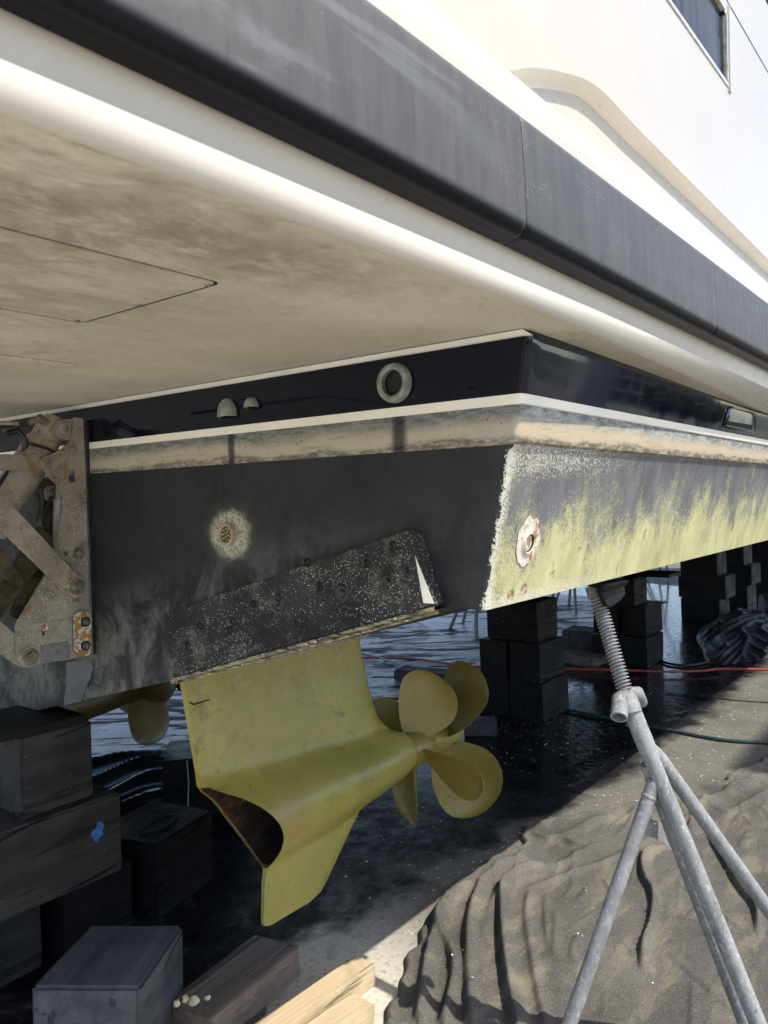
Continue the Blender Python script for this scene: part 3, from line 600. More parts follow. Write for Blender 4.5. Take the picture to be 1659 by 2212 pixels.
# layered crusty lower lip of the plate
for kx, (dz, dx, th) in enumerate(((-.004, .000, .008), (-.013, .014, .007))):
    a0 = Vector(A[3]) + Vector((dx, 0, dz)); a1 = Vector(A[2]) + Vector((dx, 0, dz)); rows = []
    for i in range(25):
        p = a0.lerp(a1, i / 24); j = random.uniform(-.002, .002)
        rows.append([(p.x - .002 + j, p.y, p.z + th * .5), (p.x - .004 + j, p.y, p.z), (p.x - .001 + j, p.y, p.z - th * .6 + j), (D + .02, p.y, p.z - th * .6)])
    grid_mesh('plate_lip', rows, 'crusty_edge', trim, True, 50)
for px, py, r in ((405, 1395, .014), (430, 1352, .010), (495, 1362, .011), (545, 1305, .010), (600, 1302, .022), (690, 1268, .010), (740, 1282, .024), (790, 1218, .010), (838, 1255, .017), (880, 1232, .010), (845, 1180, .012), (640, 1345, .009), (660, 1215, .010)):
    f = (py - 1140) / 330; q = onX((px, py), D - .036)
    lathe('bolt', [(0, .010), (r * .35, .009), (r * .45, .004), (r * .8, .006), (r, .002), (r * 1.15, -.006)], (D - .034 - .004 * f, q[1], q[2]), (-1, 0, .03), 'black_rubber', trim, 14)
# outlets and fittings on the transom
def dome(px, py, w, h):
    q = onX((px, py), D); P = []
    for i in range(9):
        t = i / 8; row = []
        for j in range(17):
            a = math.pi * j / 16; rr = math.sin(t * math.pi / 2)
            row.append((D - .028 * math.cos(t * math.pi / 2) ** .7 if t < 1 else D + .002, q[1] + w * math.cos(a) * rr, q[2] + h * math.sin(a) * rr))
        P.append(row)
    P2 = [[(D + .002, p[1], q[2]) for p in [P[i][0] for i in range(9)] + [P[i][-1] for i in range(9)]]]
    o = grid_mesh('vent_cowl', P, 'bronze_fitting', yacht, True, 60); o['label'] = 'small grey half-dome vent on the navy band'
    return o
dome(494, 901, .034, .052); dome(547, 881, .021, .028)
q = onX((855, 828), D)
lathe('exhaust_ring', [(.028, .012), (.029, .004), (.030, .016), (.036, .020), (.043, .017), (.046, .008), (.046, -.004)], (D, q[1], q[2]), (-1, 0, 0), 'bronze_fitting', yacht, 32)['label'] = 'round weathered outlet ring on the navy band'
lathe('exhaust_pipe', [(.030, .014), (.028, .0), (.027, -.08), (0, -.08)], (D, q[1], q[2]), (-1, 0, 0), 'dark_hole', yacht, 24)
mesh('exhaust_throat', [(D - .0005, q[1] + .029 * math.cos(a), q[2] + .029 * math.sin(a)) for a in np.linspace(0, 2 * math.pi, 24, endpoint=False)], [tuple(range(24))], 'dark_hole', yacht)
q = onX((494, 1154), D)
lamp = lathe('underwater_light', [(.0225, .006), (.0235, .013), (.027, .015), (.031, .012), (.033, .002), (.034, -.004)], (D, q[1], q[2]), (-1, 0, 0), 'copper_edge', yacht, 28); lamp['label'] = 'round underwater lamp ringed by pale scraped paint'
lathe('lens', [(0, .006), (.0225, .006), (.023, .0)], (D, q[1], q[2]), (-1, 0, 0), 'print_black', lamp, 24)
for i in range(13):
    a = i * 2 * math.pi / 9 if i < 9 else (i - 9) * math.pi / 2 + .4; rr = .0165 if i < 9 else .007
    lathe('led', [(0, .009), (.0024, .008), (.0030, .0055)], (D, q[1] + rr * math.cos(a), q[2] + rr * math.sin(a)), (-1, 0, 0), 'led_lens', lamp, 8)
# grey primer patch low on the transom, under the lift bracket
pp = [(142, 1432), (190, 1424), (202, 1440), (196, 1465), (186, 1482), (176, 1515), (137, 1524), (143, 1480)]
mesh('primer_patch', [tp(p, D - .0025) for p in pp], [tuple(range(len(pp)))], 'grey_primer', yacht)
# rusty through-hull on the weedy side
nrm = Vector((0, -1, -.22)).normalized(); q = onY((1137, 1172), .8495)
def sidey(z): return float(np.interp(z, [1.371, 1.411, 1.712, 1.7235], [.878, .869, .804, .7975]))
base = Vector((q[0], sidey(q[2]), q[2])); bm = bmesh.new()
th = lathe('through_hull', [(.036, -.004), (.030, .004), (.027, .003), (.0235, .008), (.020, .005), (.019, -.03), (0, -.03)], base, nrm, 'primer_ring', yacht, 28); th['label'] = 'rusty open through-hull fitting with a pale scraped patch'
lathe('bore', [(.0205, .0035), (.018, -.002), (0, -.004)], base + nrm * .003, nrm, 'dark_hole', th, 20)
P = []
for i in range(28):
    a = 2 * math.pi * i / 28; rx, rz = .058 + random.uniform(-.005, .005), .056 + random.uniform(-.004, .004)
    z = base.z + rz * math.sin(a) + .004; P.append((base.x + rx * math.cos(a) * .95, sidey(z) - .0022, z))
mesh('scraped_patch', P + [(base.x, sidey(base.z) - .0028, base.z)], [(i, (i + 1) % 28, 28) for i in range(28)], 'primer_ring', th)
# recessed chromed scupper on the navy side
def navy(x, z): return float(np.interp(z, [1.82, 1.9449], [.774, .755])) - .001
zz0, zz1 = 1.8345, 1.9135
fr_out = [(2.90, zz0), (3.345, zz0), (3.32, zz1 - .014), (3.27, zz1), (2.975, zz1), (2.94, zz1 - .012)]
cxs = sum(p[0] for p in fr_out) / 6; czs = (zz0 + zz1) / 2
fr_in = [(cxs + (a - cxs) * .86, czs + (b - czs) * .78) for a, b in fr_out]
V = [(a, navy(a, b) - .002, b) for a, b in fr_out] + [(a, navy(a, b) - .010, b) for a, b in [(cxs + (a - cxs) * .93, czs + (b - czs) * .89) for a, b in fr_out]] + [(a, navy(a, b) - .002, b) for a, b in fr_in]
F = []
for r in range(2):
    for i in range(6): F.append((r * 6 + i, r * 6 + (i + 1) % 6, r * 6 + 6 + (i + 1) % 6, r * 6 + 6 + i))
scup = mesh('side_vent', V, F, 'navy_gelcoat', yacht, True); scup['label'] = 'navy framed vent opening in the glossy side'
mesh('vent_throat', [(a, navy(a, b) - .0025, b) for a, b in fr_in], [tuple(range(6))], 'chrome', scup)
fz = zz0 + .010
mesh('vent_slot', [(2.945, navy(0, fz) - .0032, fz), (3.305, navy(0, fz) - .0032, fz), (3.29, navy(0, fz + .017) - .0032, fz + .020), (2.965, navy(0, fz + .017) - .0032, fz + .015)], [(0, 1, 2, 3)], 'dark_hole', scup)

# ------------------------------------------------------------ pod drives
TILT = math.atan(.26)
def pod(yp, zp, sgn, label, paint='olive_pod_paint', bpaint='bronze_blade_paint'):
    av = Vector((0, -math.sin(TILT) * sgn, -math.cos(TILT))); bv = Vector((0, -math.cos(TILT) * sgn, math.sin(TILT)))
    O = Vector((0, yp, zp))
    def T(x, v, w): p = O + av * v + bv * w; return Vector((x, p.y, p.z))
    vle = [0, .10, .20, .28, .33, .375, .41, .424, .50, .576, .588, .60, .615, .64, .795, .812, .819]
    xle = [2.405, 2.397, 2.396, 2.400, 2.412, 2.450, 2.500, 2.516, 2.518, 2.516, 2.47, 2.36, 2.225, 2.185, 1.965, 1.935, 1.90]
    vte = [0, .33, .36, .40, .44, .48, .52, .56, .60, .635, .66, .69, .79, .806, .814, .819]
    xte = [1.5405, 1.534, 1.565, 1.622, 1.664, 1.695, 1.719, 1.733, 1.737, 1.730, 1.718, 1.704, 1.672, 1.668, 1.676, 1.70]
    def hw(x, v, xl, xt):
        s = (xl - x) / max(1e-4, xl - xt)                       # 0 nose, 1 tail
        st = .062 * (2.6 * math.sqrt(max(0, s)) * (1 - s) ** .9) * .62 + .006
        st = max(st, .012 * min(1, s * 12))
        k = 1 / (1 + math.exp((v - .50) * 22))
        sk = (.016 * min(1, s * 8) * (1 - .35 * s)) * (1.0 - .5 * max(0, (v - .62)) / .2)
        base = st * k + sk * (1 - k)
        rr = float(np.interp(x, [1.53, 1.75, 2.05, 2.30, 2.45, 2.517], [.118, .120, .122, .108, .088, .076]))
        rv = float(np.interp(x, [1.53, 1.75, 2.05, 2.30, 2.45, 2.517], [.168, .165, .150, .120, .090, .077]))
        d = (v - .50) / rv
        d = d / 1.22 if d < 0 else d * 1.06
        tb = rr * max(0, 1 - abs(d) ** (2.0 if d < 0 else 2.2)) ** (1.75 if d < 0 else .95) if x < 2.40 else rr * math.sqrt(max(0, 1 - d * d))
        if 2.28 < x < 2.46:
            t1 = rr * max(0, 1 - abs(d) ** (2.0 if d < 0 else 2.2)) ** (1.75 if d < 0 else .95); t2 = rr * math.sqrt(max(0, 1 - d * d)); f = (x - 2.28) / .18; tb = t1 * (1 - f) + t2 * f
        return (base ** 2 + tb ** 2) ** .5
    vs = list(np.linspace(0, .32, 14)) + list(np.linspace(.335, .66, 40)) + list(np.linspace(.675, .812, 14)) + [.816, .819]
    nc = 46; near, farr = [], []
    for v in vs:
        xl, xt = float(np.interp(v, vle, xle)), float(np.interp(v, vte, xte)); a, b = [], []
        for j in range(nc):
            s = .5 - .5 * math.cos(math.pi * j / (nc - 1)); x = xl + (xt - xl) * s; w = hw(x, v, xl, xt)
            a.append(T(x, v, w)); b.append(T(x, v, -w))
        near.append(a); farr.append(b)
    n = len(vs); V = [p for r in near for p in r] + [p for r in farr for p in r]; o2 = n * nc; F = []
    for i in range(n - 1):
        for j in range(nc - 1):
            F.append((i * nc + j, i * nc + j + 1, (i + 1) * nc + j + 1, (i + 1) * nc + j)); F.append((o2 + i * nc + j, o2 + (i + 1) * nc + j, o2 + (i + 1) * nc + j + 1, o2 + i * nc + j + 1))
        F.append((i * nc, (i + 1) * nc, o2 + (i + 1) * nc, o2 + i * nc))
        if not (.336 < vs[i] and vs[i + 1] < .652): k = nc - 1; F.append((i * nc + k, o2 + i * nc + k, o2 + (i + 1) * nc + k, (i + 1) * nc + k))
    for j in range(nc - 1): F.append((j, o2 + j, o2 + j + 1, j + 1)); e = (n - 1) * nc; F.append((e + j, e + j + 1, o2 + e + j + 1, o2 + e + j))
    body = mesh('pod_drive', V, F, paint, yacht, True, None, 45); body['label'] = label
    # exhaust duct seen from behind
    rows = []
    idx = [i for i, v in enumerate(vs) if .340 < v < .650]
    ring = [(vs[i], 1) for i in idx] + [(vs[i], -1) for i in idx[::-1]]
    for q_, (dx, sh) in enumerate(((.0005, .99), (.005, .955), (.06, .92), (.16, .85), (.30, .6), (.38, .25))):
        row = []
        for v, s in ring:
            xl, xt = float(np.interp(v, vle, xle)), float(np.interp(v, vte, xte)); w = max(.004, hw(xt, v, xl, xt) - .005) * sh
            row.append(T(xt + dx, .5 + (v - .5) * (1 if q_ < 3 else sh ** .4), w * s))
        rows.append(row)
    grid_mesh('exhaust_rim', rows[:2], 'rust_rim', body, True, 60, True)
    grid_mesh('exhaust_duct', rows[1:], 'sooty_duct', body, True, 60, True)
    # copper edged mounting flange on top
    fl = [T(x, -.004, w) for x, w in [(1.50, 0), (1.56, .055), (1.8, .095), (2.2, .095), (2.42, .055), (2.47, 0), (2.42, -.055), (2.2, -.095), (1.8, -.095), (1.56, -.055)]]
    f2 = [p - av * -.012 for p in fl]; f0 = [p - av * .075 for p in fl]
    mesh('flange', fl + f2, [tuple(range(10)), tuple(range(19, 9, -1))] + [(i, (i + 1) % 10, 10 + (i + 1) % 10, 10 + i) for i in range(10)], 'copper_edge', body)
    mesh('flange_collar', f0 + fl, [(i, (i + 1) % 10, 10 + (i + 1) % 10, 10 + i) for i in range(10)], 'black_rubber', body)
    # hub
    B = rot_basis((1, 0, 0)); c = T(2.52, .50, 0)
    hub = lathe('propeller_hub', [(.068, .002), (.0725, .006), (.073, .02), (.070, .10), (.066, .152), (.0635, .156), (.0635, .160), (.066, .164), (.064, .24), (.056, .34), (.045, .39), (.03, .42), (0, .43)], c, (1, 0, 0), bpaint, body, 36)
    lathe('shaft_gap', [(.0735, -.002), (.066, .001), (.066, .004), (.0735, .006)], T(2.517, .50, 0), (1, 0, 0), 'dark_hole', body, 30)
    for bx, bvv in ((1.60, .03), (1.75, .03), (2.25, .03)):
        lathe('bolt', [(0, .003), (.008, .002), (.010, -.003)], T(bx, bvv, hw(bx, bvv, 2.40, 1.54)), bv, 'copper_edge', body, 10)
    mk = [T(x, v, hw(x, .085, 2.40, 1.5395) * 1.01 + .0012) for x, v in ((1.545, .074), (1.560, .0845), (1.618, .083), (1.619, .087), (1.558, .0895), (1.543, .078))]
    mesh('paint_scratch', mk, [tuple(range(6))], 'dark_hole', body)
    ctr = lambda x: T(x, .50, 0)
    def blade(x0, ang, hand, R, cm, pitch0, pitch1, skew):
        a = math.radians(ang); u = bv * math.sin(a) - av * math.cos(a); t = bv * math.cos(a) + av * math.sin(a)   # radial, tangential
        nr, ncd = 18, 15; up, lo = [], []
        for i in range(nr):
            f = i / (nr - 1); f2 = 1 - (1 - f) ** 1.6; r = .055 + (R - .055) * f2
            g = (r - .05) / (R - .05)
            ch = cm * math.sqrt(max(0, 1 - ((g - .58) / .42) ** 2.7)) if g > .58 else cm * (.44 + .56 * math.sin(g / .58 * math.pi / 2))
            ch = max(ch, .004); pit = math.radians(pitch0 + (pitch1 - pitch0) * g); sk = hand * (.020 * math.sin(math.pi * g) - .020 * g ** 3)
            ra, rb = [], []
            for j in range(ncd):
                s = j / (ncd - 1) - .5; c0 = s * ch + sk; cam = .10 * ch * (1 - (2 * s) ** 2); th = (.007 * (1 - g) + .0022) * math.sqrt(max(.02, 1 - (2 * s) ** 2)) * (1 if f < .999 else .3)
                ax = Vector((1, 0, 0)); cd_ = t * math.cos(pit) + ax * hand * math.sin(pit); nn = ax * math.cos(pit) - t * hand * math.sin(pit)
                wrap = c0 * math.cos(pit); th_a = wrap / max(r, .12) * .55                # chord bends round the hub
                uu = u * math.cos(th_a) + t * math.sin(th_a)
                p = ctr(x0) + uu * r + cd_ * c0 * .9 + ax * (.03 * g)
                if th_a: p -= t * math.sin(th_a) * r * .9
                ra.append(p + nn * (cam + th)); rb.append(p + nn * (cam - th))
            up.append(ra); lo.append(rb)
        V = [p for r in up for p in r] + [p for r in lo for p in r]; o2 = nr * ncd; F = []
        for i in range(nr - 1):
            for j in range(ncd - 1):
                F.append((i * ncd + j, i * ncd + j + 1, (i + 1) * ncd + j + 1, (i + 1) * ncd + j)); F.append((o2 + i * ncd + j, o2 + (i + 1) * ncd + j, o2 + (i + 1) * ncd + j + 1, o2 + i * ncd + j + 1))
            for j in (0, ncd - 1): F.append((i * ncd + j, (i + 1) * ncd + j, o2 + (i + 1) * ncd + j, o2 + i * ncd + j))
        e = (nr - 1) * ncd
        for j in range(ncd - 1): F.append((e + j, e + j + 1, o2 + e + j + 1, o2 + e + j))
        mesh('propeller_blade', V, F, bpaint, body, True, None, 60)
    for an4 in (28, 126, 211, 298): blade(2.60, an4, 1, .33, .262, 44, 21, .022)
    for k in range(3): blade(2.795, 44 + 120 * k, -1, .355, .325, 40, 19, -.024)
    return body
pod(2.05, 1.062, 1, 'olive painted pod drive with twin propellers and a skeg fin')
pod(3.74, 1.062, -1, 'second pod drive, shade put into its colour, half hidden beyond the first', 'shaded_pod_paint', 'shaded_blade_paint')

# ------------------------------------------------------------ platform lift on the transom, left
LY = 2.385
def lz(p): return (p[0] * .32, 829.5 + .32 * p[1])
def ly(p, y): q = onY(lz(p), y); return (q[0], q[2])
def arc(c, r, a0, a1, n=8): return [(c[0] + r * math.cos(math.radians(a0 + (a1 - a0) * i / n)), c[1] + r * math.sin(math.radians(a0 + (a1 - a0) * i / n))) for i in range(n + 1)]
out = [(497, 232), (505, 226), (558, 231), (563, 245), (570, 440), (580, 620), (592, 1100), (600, 1500), (606, 1832), (440, 1864), (230, 1893)] + arc((165, 1840), 50, 75, 180, 6) + [(112, 1640), (116, 1618), (160, 1545), (310, 1290), (390, 1050), (424, 900), (436, 800), (428, 755), (400, 690), (330, 622), (292, 560)] + arc((308, 518), 30, 165, 255, 5) + [(360, 468), (430, 432), (468, 400), (484, 360), (490, 310)]
hole1 = arc((490, 572), 27, 180, 360, 8) + arc((490, 638), 27, 0, 180, 8)
hole2 = arc((446, 1143), 17, 0, 330, 10)
br = prism('lift_bracket', [ly(p, LY) for p in out], 1, LY, .012, 'dull_lift_steel', yacht, .0015, 30, ([ly(p, LY) for p in hole1], [ly(p, LY) for p in hole2])); br['label'] = 'speckled grey steel bracket plate of the platform lift'
def lift_arm(name, poly, y, th, mat='dull_lift_steel', par=None): return prism(name, [ly(p, y) for p in poly], 1, y, th, mat, par or br, .002, 30)
def arm_poly(a, b, wa, wb, n=10):
    a, b = Vector(a), Vector(b); t = (b - a).normalized(); s = Vector((-t.y, t.x)); an = math.degrees(math.atan2(t.y, t.x))
    return [tuple(a + s * wa), tuple(a - s * wa)] + arc((b.x, b.y), wb, an - 90, an + 90, n)
up = lift_arm('lift_arm', arm_poly((-160, 690), (506, 1372), 92, 70), LY - .030, .014); up['label'] = 'upper lift arm with rusty edges'
lo = lift_arm('lift_arm', arm_poly((-200, 1560), (165, 1838), 100, 78), LY + .016, .014); lo['label'] = 'lower lift arm behind the bracket'
lift_arm('rear_arm', arm_poly((330, 1010), (-60, 1560), 88, 60), LY + .05, .02, 'weedy_dark_steel')
lift_arm('rear_arm', arm_poly((-150, 1010), (120, 1330), 75, 40), LY + .035, .014, 'weedy_dark_steel')
lift_arm('rear_web', [(240, 640), (420, 640), (400, 1100), (300, 1300), (150, 1600), (60, 1560), (200, 1150), (300, 900)], LY + .085, .012, 'weedy_dark_steel')
lift_arm('crossbar', [(-80, 472), (330, 478), (330, 582), (-80, 580)], LY + .016, .05)
# edge of the bracket welded to the transom
q0, q1 = ly((563, 240), LY), ly((606, 1832), LY)
bm = bmesh.new(); bmesh.ops.create_cube(bm, size=1, matrix=Matrix.Translation((D - .006, LY + .035, (q0[1] + q1[1]) / 2)) @ Matrix.Diagonal((.010, .075, q0[1] - q1[1], 1))); bm_obj('mounting_flange', bm, 'black_rubber', br)
# hydraulic ram
def L3(p, y): q = onY(lz(p), y); return Vector(q)
cyl = tube('hydraulic_ram', [L3((330, 330), LY + .075), L3((292, 400), LY + .075), L3((290, 402), LY + .075), L3((30, 810), LY + .075), L3((-80, 985), LY + .075)], [.048, .048, .056, .056, .056], 'dull_lift_steel', br, 28); cyl['label'] = 'thick grey hydraulic ram leaning aft'
lathe('ram_cap', [(0, .055), (.035, .052), (.047, .03), (.048, 0)], L3((330, 330), LY + .075), L3((330, 330), LY + .075) - L3((292, 400), LY + .075), 'dull_lift_steel', cyl, 24)
prism('clevis', [ly(p, LY + .012) for p in [(395, 250), (440, 238), (492, 236), (492, 372), (455, 380), (405, 368), (372, 340), (362, 300)]], 1, LY + .008, .05, 'dull_lift_steel', br, .004)
pc = L3((441, 303), LY + .004)
lathe('pin', [(0, .006), (.018, .006), (.020, .002), (.020, -.01)], pc, (0, -1, 0), 'dull_lift_steel', br, 20); bolt(br, pc - Vector((0, .006, 0)), (0, -1, 0), .006, 'pin_bolt')
tube('union', [L3((308, 262), LY + .045), L3((262, 222), LY + .035)], .013, 'steel_bolt', cyl, 12); tube('union', [L3((262, 240), LY + .036), L3((225, 252), LY + .036), L3((180, 268), LY + .036)], [.012, .010, .008], 'steel_bolt', cyl, 10)
tube('hydraulic_hose', spline([L3(p, LY + d) for p, d in [((185, 266), .036), ((110, 285), .04), ((40, 305), .05), ((60, 330), .055), ((120, 320), .05), ((165, 370), .05), ((172, 420), .05), ((150, 480), .06)]]), .009, 'black_rubber', br, 10)['label'] = 'black hydraulic hose looping off the ram'
tube('hydraulic_hose', spline([L3(p, LY + d) for p, d in [((-40, 290), .04), ((40, 285), .04), ((100, 300), .045), ((140, 360), .055), ((165, 440), .06)]]), .006, 'black_rubber', br, 8)
tube('grey_pipe', [L3((-40, 262), LY + .03), L3((120, 266), LY + .03)], .007, 'dull_lift_steel', br, 10); tube('black_strut', [L3((100, 560), LY + .06), L3((-30, 720), LY + .06)], .012, 'black_rubber', br, 10)
tube('strap', spline([L3((180, 400), LY + .015), L3((250, 415), LY + .012), L3((330, 440), LY + .016), L3((370, 470), LY + .02)]), .005, 'black_rubber', br, 8)
tube('gas_strut', [L3((404, 640), LY + .045), L3((402, 775), LY + .045), L3((401, 780), LY + .045), L3((396, 900), LY + .045), L3((392, 1090), LY + .045)], [.013, .013, .018, .018, .016], 'galvanised_steel', br, 14)
for pts in ([(270, 690), (290, 800), (275, 900), (300, 1000)], [(235, 730), (262, 800), (245, 930)], [(350, 760), (300, 860), (280, 900)]):
    tube('cable', spline([L3(p, LY + .07) for p in pts]), .005, 'black_rubber', br, 8)
for p, r, y in (((518, 1368), .017, LY - .031), ((205, 1842), .017, LY - .001), ((525, 1143), .013, LY - .001), ((332, 522), .006, LY - .001), ((346, 740), .014, LY + .083)):
    c0 = L3(p, y)
    lathe('washer', [(r * .8, .003), (r * 1.9, .003), (r * 2.0, 0), (r * 2.0, -.003)], c0, (0, -1, 0), 'dull_lift_steel', br, 22); bolt(br, c0 - Vector((0, .001, 0)), (0, -1, 0), r)
st = prism('warning_plate', [ly(p, LY) for p in [(214, 1618), (300, 1606), (476, 1586), (482, 1600), (483, 1690), (474, 1700), (216, 1732), (208, 1720)]], 1, LY - .003, .0025, 'sticker_grey', br, 0)
prism('warning_triangle', [ly(p, LY) for p in [(293, 1620), (318, 1670), (272, 1672)]], 1, LY - .0042, .001, 'print_black', st, 0)
prism('warning_field', [ly(p, LY) for p in [(293, 1632), (310, 1665), (280, 1667)]], 1, LY - .0049, .0006, 'warning_yellow', st, 0)
prism('exclamation_mark', [ly(p, LY) for p in [(291, 1642), (296, 1642), (295, 1655), (292, 1655)]], 1, LY - .0055, .0005, 'print_black', st, 0); prism('exclamation_dot', [ly(p, LY) for p in [(291, 1658), (296, 1658), (296, 1662), (291, 1662)]], 1, LY - .0055, .0005, 'print_black', st, 0)
prism('label_scrap', [ly(p, LY) for p in [(300, 1636), (316, 1640), (320, 1656), (310, 1676), (302, 1680), (312, 1660)]], 1, LY - .0036, .0005, 'label_white', st, 0); prism('peeled_tip', [ly(p, LY) for p in [(280, 1674), (304, 1674), (294, 1690), (284, 1706), (280, 1690)]], 1, LY - .0037, .0006, 'print_black', st, 0)
prism('data_plate', [ly(p, LY) for p in [(270, 1768), (462, 1738), (466, 1850), (274, 1884)]], 1, LY - .003, .0025, 'data_plate_grey', br, .0006)
an = prism('anode', [ly(p, LY - .03) for p in arc((569, 1590), 55, 180, 360, 8) + arc((573, 1785), 55, 0, 180, 8)], 1, LY - .032, .026, 'anode_metal', yacht, .007); an['label'] = 'rust orange anode with white corrosion, two bolts'
for p in ((577, 1607), (579, 1767)):
    c0 = L3(p, LY - .033); lathe('bolt_recess', [(.006, .004), (.009, .001), (.016, .002), (.018, -.004)], c0, (0, -1, 0), 'black_rubber', an, 16); bolt(an, c0, (0, -1, 0), .007)

# ------------------------------------------------------------ timbers
def block(label, c, size, rz=0, mat='tarred_timber', group=None, bev=.008, rx=0, ry=0, name='timber_block', cat='timber block', jit=.004):
    """sawn baulk: centre of its underside at c"""
    bm = bmesh.new(); bmesh.ops.create_cube(bm, size=1, matrix=Matrix.Diagonal((size[0], size[1], size[2], 1)))
    for v in bm.verts: v.co += Vector([random.uniform(-jit, jit) for _ in range(3)])
    bmesh.ops.subdivide_edges(bm, edges=bm.edges[:], cuts=3, use_grid_fill=True)
    for v in bm.verts:
        if random.random() < .8: v.co += Vector([random.uniform(-jit, jit) * .35 for _ in range(3)])
    es = [e for e in bm.edges if len(e.link_faces) == 2 and e.calc_face_angle(0) > 1.0]
    bmesh.ops.bevel(bm, geom=es, offset=bev, segments=2, affect='EDGES', clamp_overlap=True)
    o = bm_obj(name, bm, mat, None, True, 30)
    o.location = (c[0], c[1], c[2] + size[2] / 2); o.rotation_euler = (rx, ry, rz)
    return tag(o, label, cat, group)
GR = 'timber blocks propping the hull'
h = .277
# left pile, under the keel side of the transom (faces read from the photograph)
block('charcoal block at the top of the left pile, just under the plywood pad', (1.424, 2.735, .565), (.262, .27, .279), 0, 'tarred_timber', GR)
block('long charcoal beam with a scrap of blue tape, middle of the left pile', (1.13, 2.72, .268), (1.03, .30, .293), 0, 'brown_tarred_timber', GR)
block('lower left block of the left pile, cut off by the photo edge', (1.19, 2.80, 0), (.38, .27, .266), 0, 'tarred_timber', GR)
block('dark lower block of the left pile, right under the beam end', (1.565, 2.76, 0), (.30, .27, .266), math.radians(4), 'black_timber', GR)
p0 = block('thin plywood pad between the left pile and the hull', (1.30, 2.76, .846), (.46, .34, .026), math.radians(-3), 'black_timber', None, .003, name='plywood_pad', cat='plywood pad', jit=.002)
tape = [(1.508, .440), (1.524, .462), (1.538, .463), (1.548, .490), (1.572, .482), (1.580, .452), (1.569, .448), (1.573, .424), (1.552, .418), (1.541, .398), (1.527, .408), (1.522, .426)]
tag(prism('tape_scrap', [(1.541 + (a - 1.541) * .8, .442 + (b - .442) * .8) for a, b in tape], 1, 2.5655, .0022, 'blue_tape', None, .0006), 'scrap of blue masking tape on the charcoal beam', 'tape')
# blocks standing free between the pile and the pod
h4 = block('free dark block with a charred hollow in its top, right of the left pile', (1.93, 2.79, 0), (.37, .33, .30), math.radians(14), 'black_timber', GR)
lathe('hollow', [(.11, .0015), (.10, .003), (.085, .002), (.07, .0012)], (-.02, -.05, .152), (0, 0, 1), 'black_timber', h4, 20, .45); mesh('hollow_floor', [(-.02 + .085 * math.cos(a), -.085 + .018 * math.sin(a) + .012 * math.cos(2 * a), .1535) for a in np.linspace(0, 2 * math.pi, 18, endpoint=False)], [tuple(range(18))], 'dark_hole', h4)
for ch in h4.children: ch.matrix_parent_inverse = Matrix()
h5 = block('dark wet-topped block lying behind the skeg, with a pale drip down its face', (2.72, 3.36, 0), (.50, .36, .30), math.radians(-42), 'black_timber', GR)
tube('drip', [(-.125, -.1835, .145), (-.12, -.1845, .03), (-.128, -.1840, -.13)], .003, 'grey_cord', h5, 6)
for ch in h5.children: ch.matrix_parent_inverse = Matrix()
block('big grey baulk with split top, bottom left in front of the pile', (1.262, 2.045, 0), (.36, .30, .31), math.radians(34), 'grey_timber', GR, .010, 0, math.radians(4))
block('corner of a low grey block cut off at the bottom left', (.96, 2.10, 0), (.16, .18, .14), math.radians(20), 'grey_timber', GR, .01)
# boards at the bottom edge
block('brown weathered board, leaning half in shade at the bottom edge', (1.60, 1.90, .05), (.38, .20, .095), math.radians(3), 'weathered_timber', None, .004, math.radians(-6), math.radians(-3), 'board', 'board')
block('low dark offcut under the brown board', (1.55, 1.90, 0), (.22, .15, .055), math.radians(5), 'weathered_timber', None, .004, name='board', cat='board')
b1 = block('bright fresh-sawn board with a knot, first board right of the brown one', (1.70, 1.705, 0), (.58, .085, .075), math.radians(-2), 'fresh_timber', None, .004, 0, 0, 'board', 'board')
b2 = block('short bright board lowest at the bottom edge', (1.66, 1.60, 0), (.36, .10, .06), math.radians(-6), 'fresh_timber', None, .004, 0, 0, 'board', 'board')
for i, (fx, fy, s) in enumerate(((1.44, 1.90, .018), (1.43, 1.93, .013), (1.47, 1.875, .012), (1.405, 1.94, .010))):
    bm = bmesh.new(); bmesh.ops.create_icosphere(bm, subdivisions=2, radius=s)
    for v in bm.verts: v.co *= random.uniform(.7, 1.25)
    o = bm_obj('foam_lump', bm, 'foam_cream', None, True); o.location = (fx, fy, .135); tag(o, 'small cream lump of dried foam on the dark end of the brown board', 'foam', 'foam lumps on the brown board')
# stacks along the keel, three courses each
def stack(nm, x, y, courses, mat='black_timber'):
    for lab, dx, dy, sx, sy, z, hh, rz in courses:
        block(lab, (x + dx, y + dy, z), (sx, sy, hh - .003), math.radians(rz), mat, GR, .006)
A = (5.20, 2.83)
stack('a', *A, [('bottom block, near side, of the first stack beyond the propellers', .0, -.14, .42, .262, 0, h, 0), ('bottom block, far side, of the first stack beyond the propellers', .0, .135, .42, .27, 0, h, 1),
    ('middle block, near side, of the first stack beyond the propellers', .0, -.125, .40, .24, h, h, 0), ('middle block, far side, of the first stack beyond the propellers', -.01, .12, .40, .23, h, h, -1),
    ('single top block of the first stack beyond the propellers', .02, .0, .34, .41, 2 * h, .292, 0)])
B_ = (7.27, 2.82)
stack('b', *B_, [('bottom block, near side, of the stack behind the jack screw', .0, -.13, .44, .26, 0, h, 0), ('bottom block, far side, of the stack behind the jack screw', .0, .14, .44, .26, 0, h, 0),
    ('middle block, near side, of the stack behind the jack screw', .06, -.11, .44, .25, h, h, 0), ('middle block, far side, of the stack behind the jack screw', .0, .13, .42, .24, h, h, 0),
    ('single top block of the stack behind the jack screw', -.02, .05, .36, .38, 2 * h, .265, 2)])
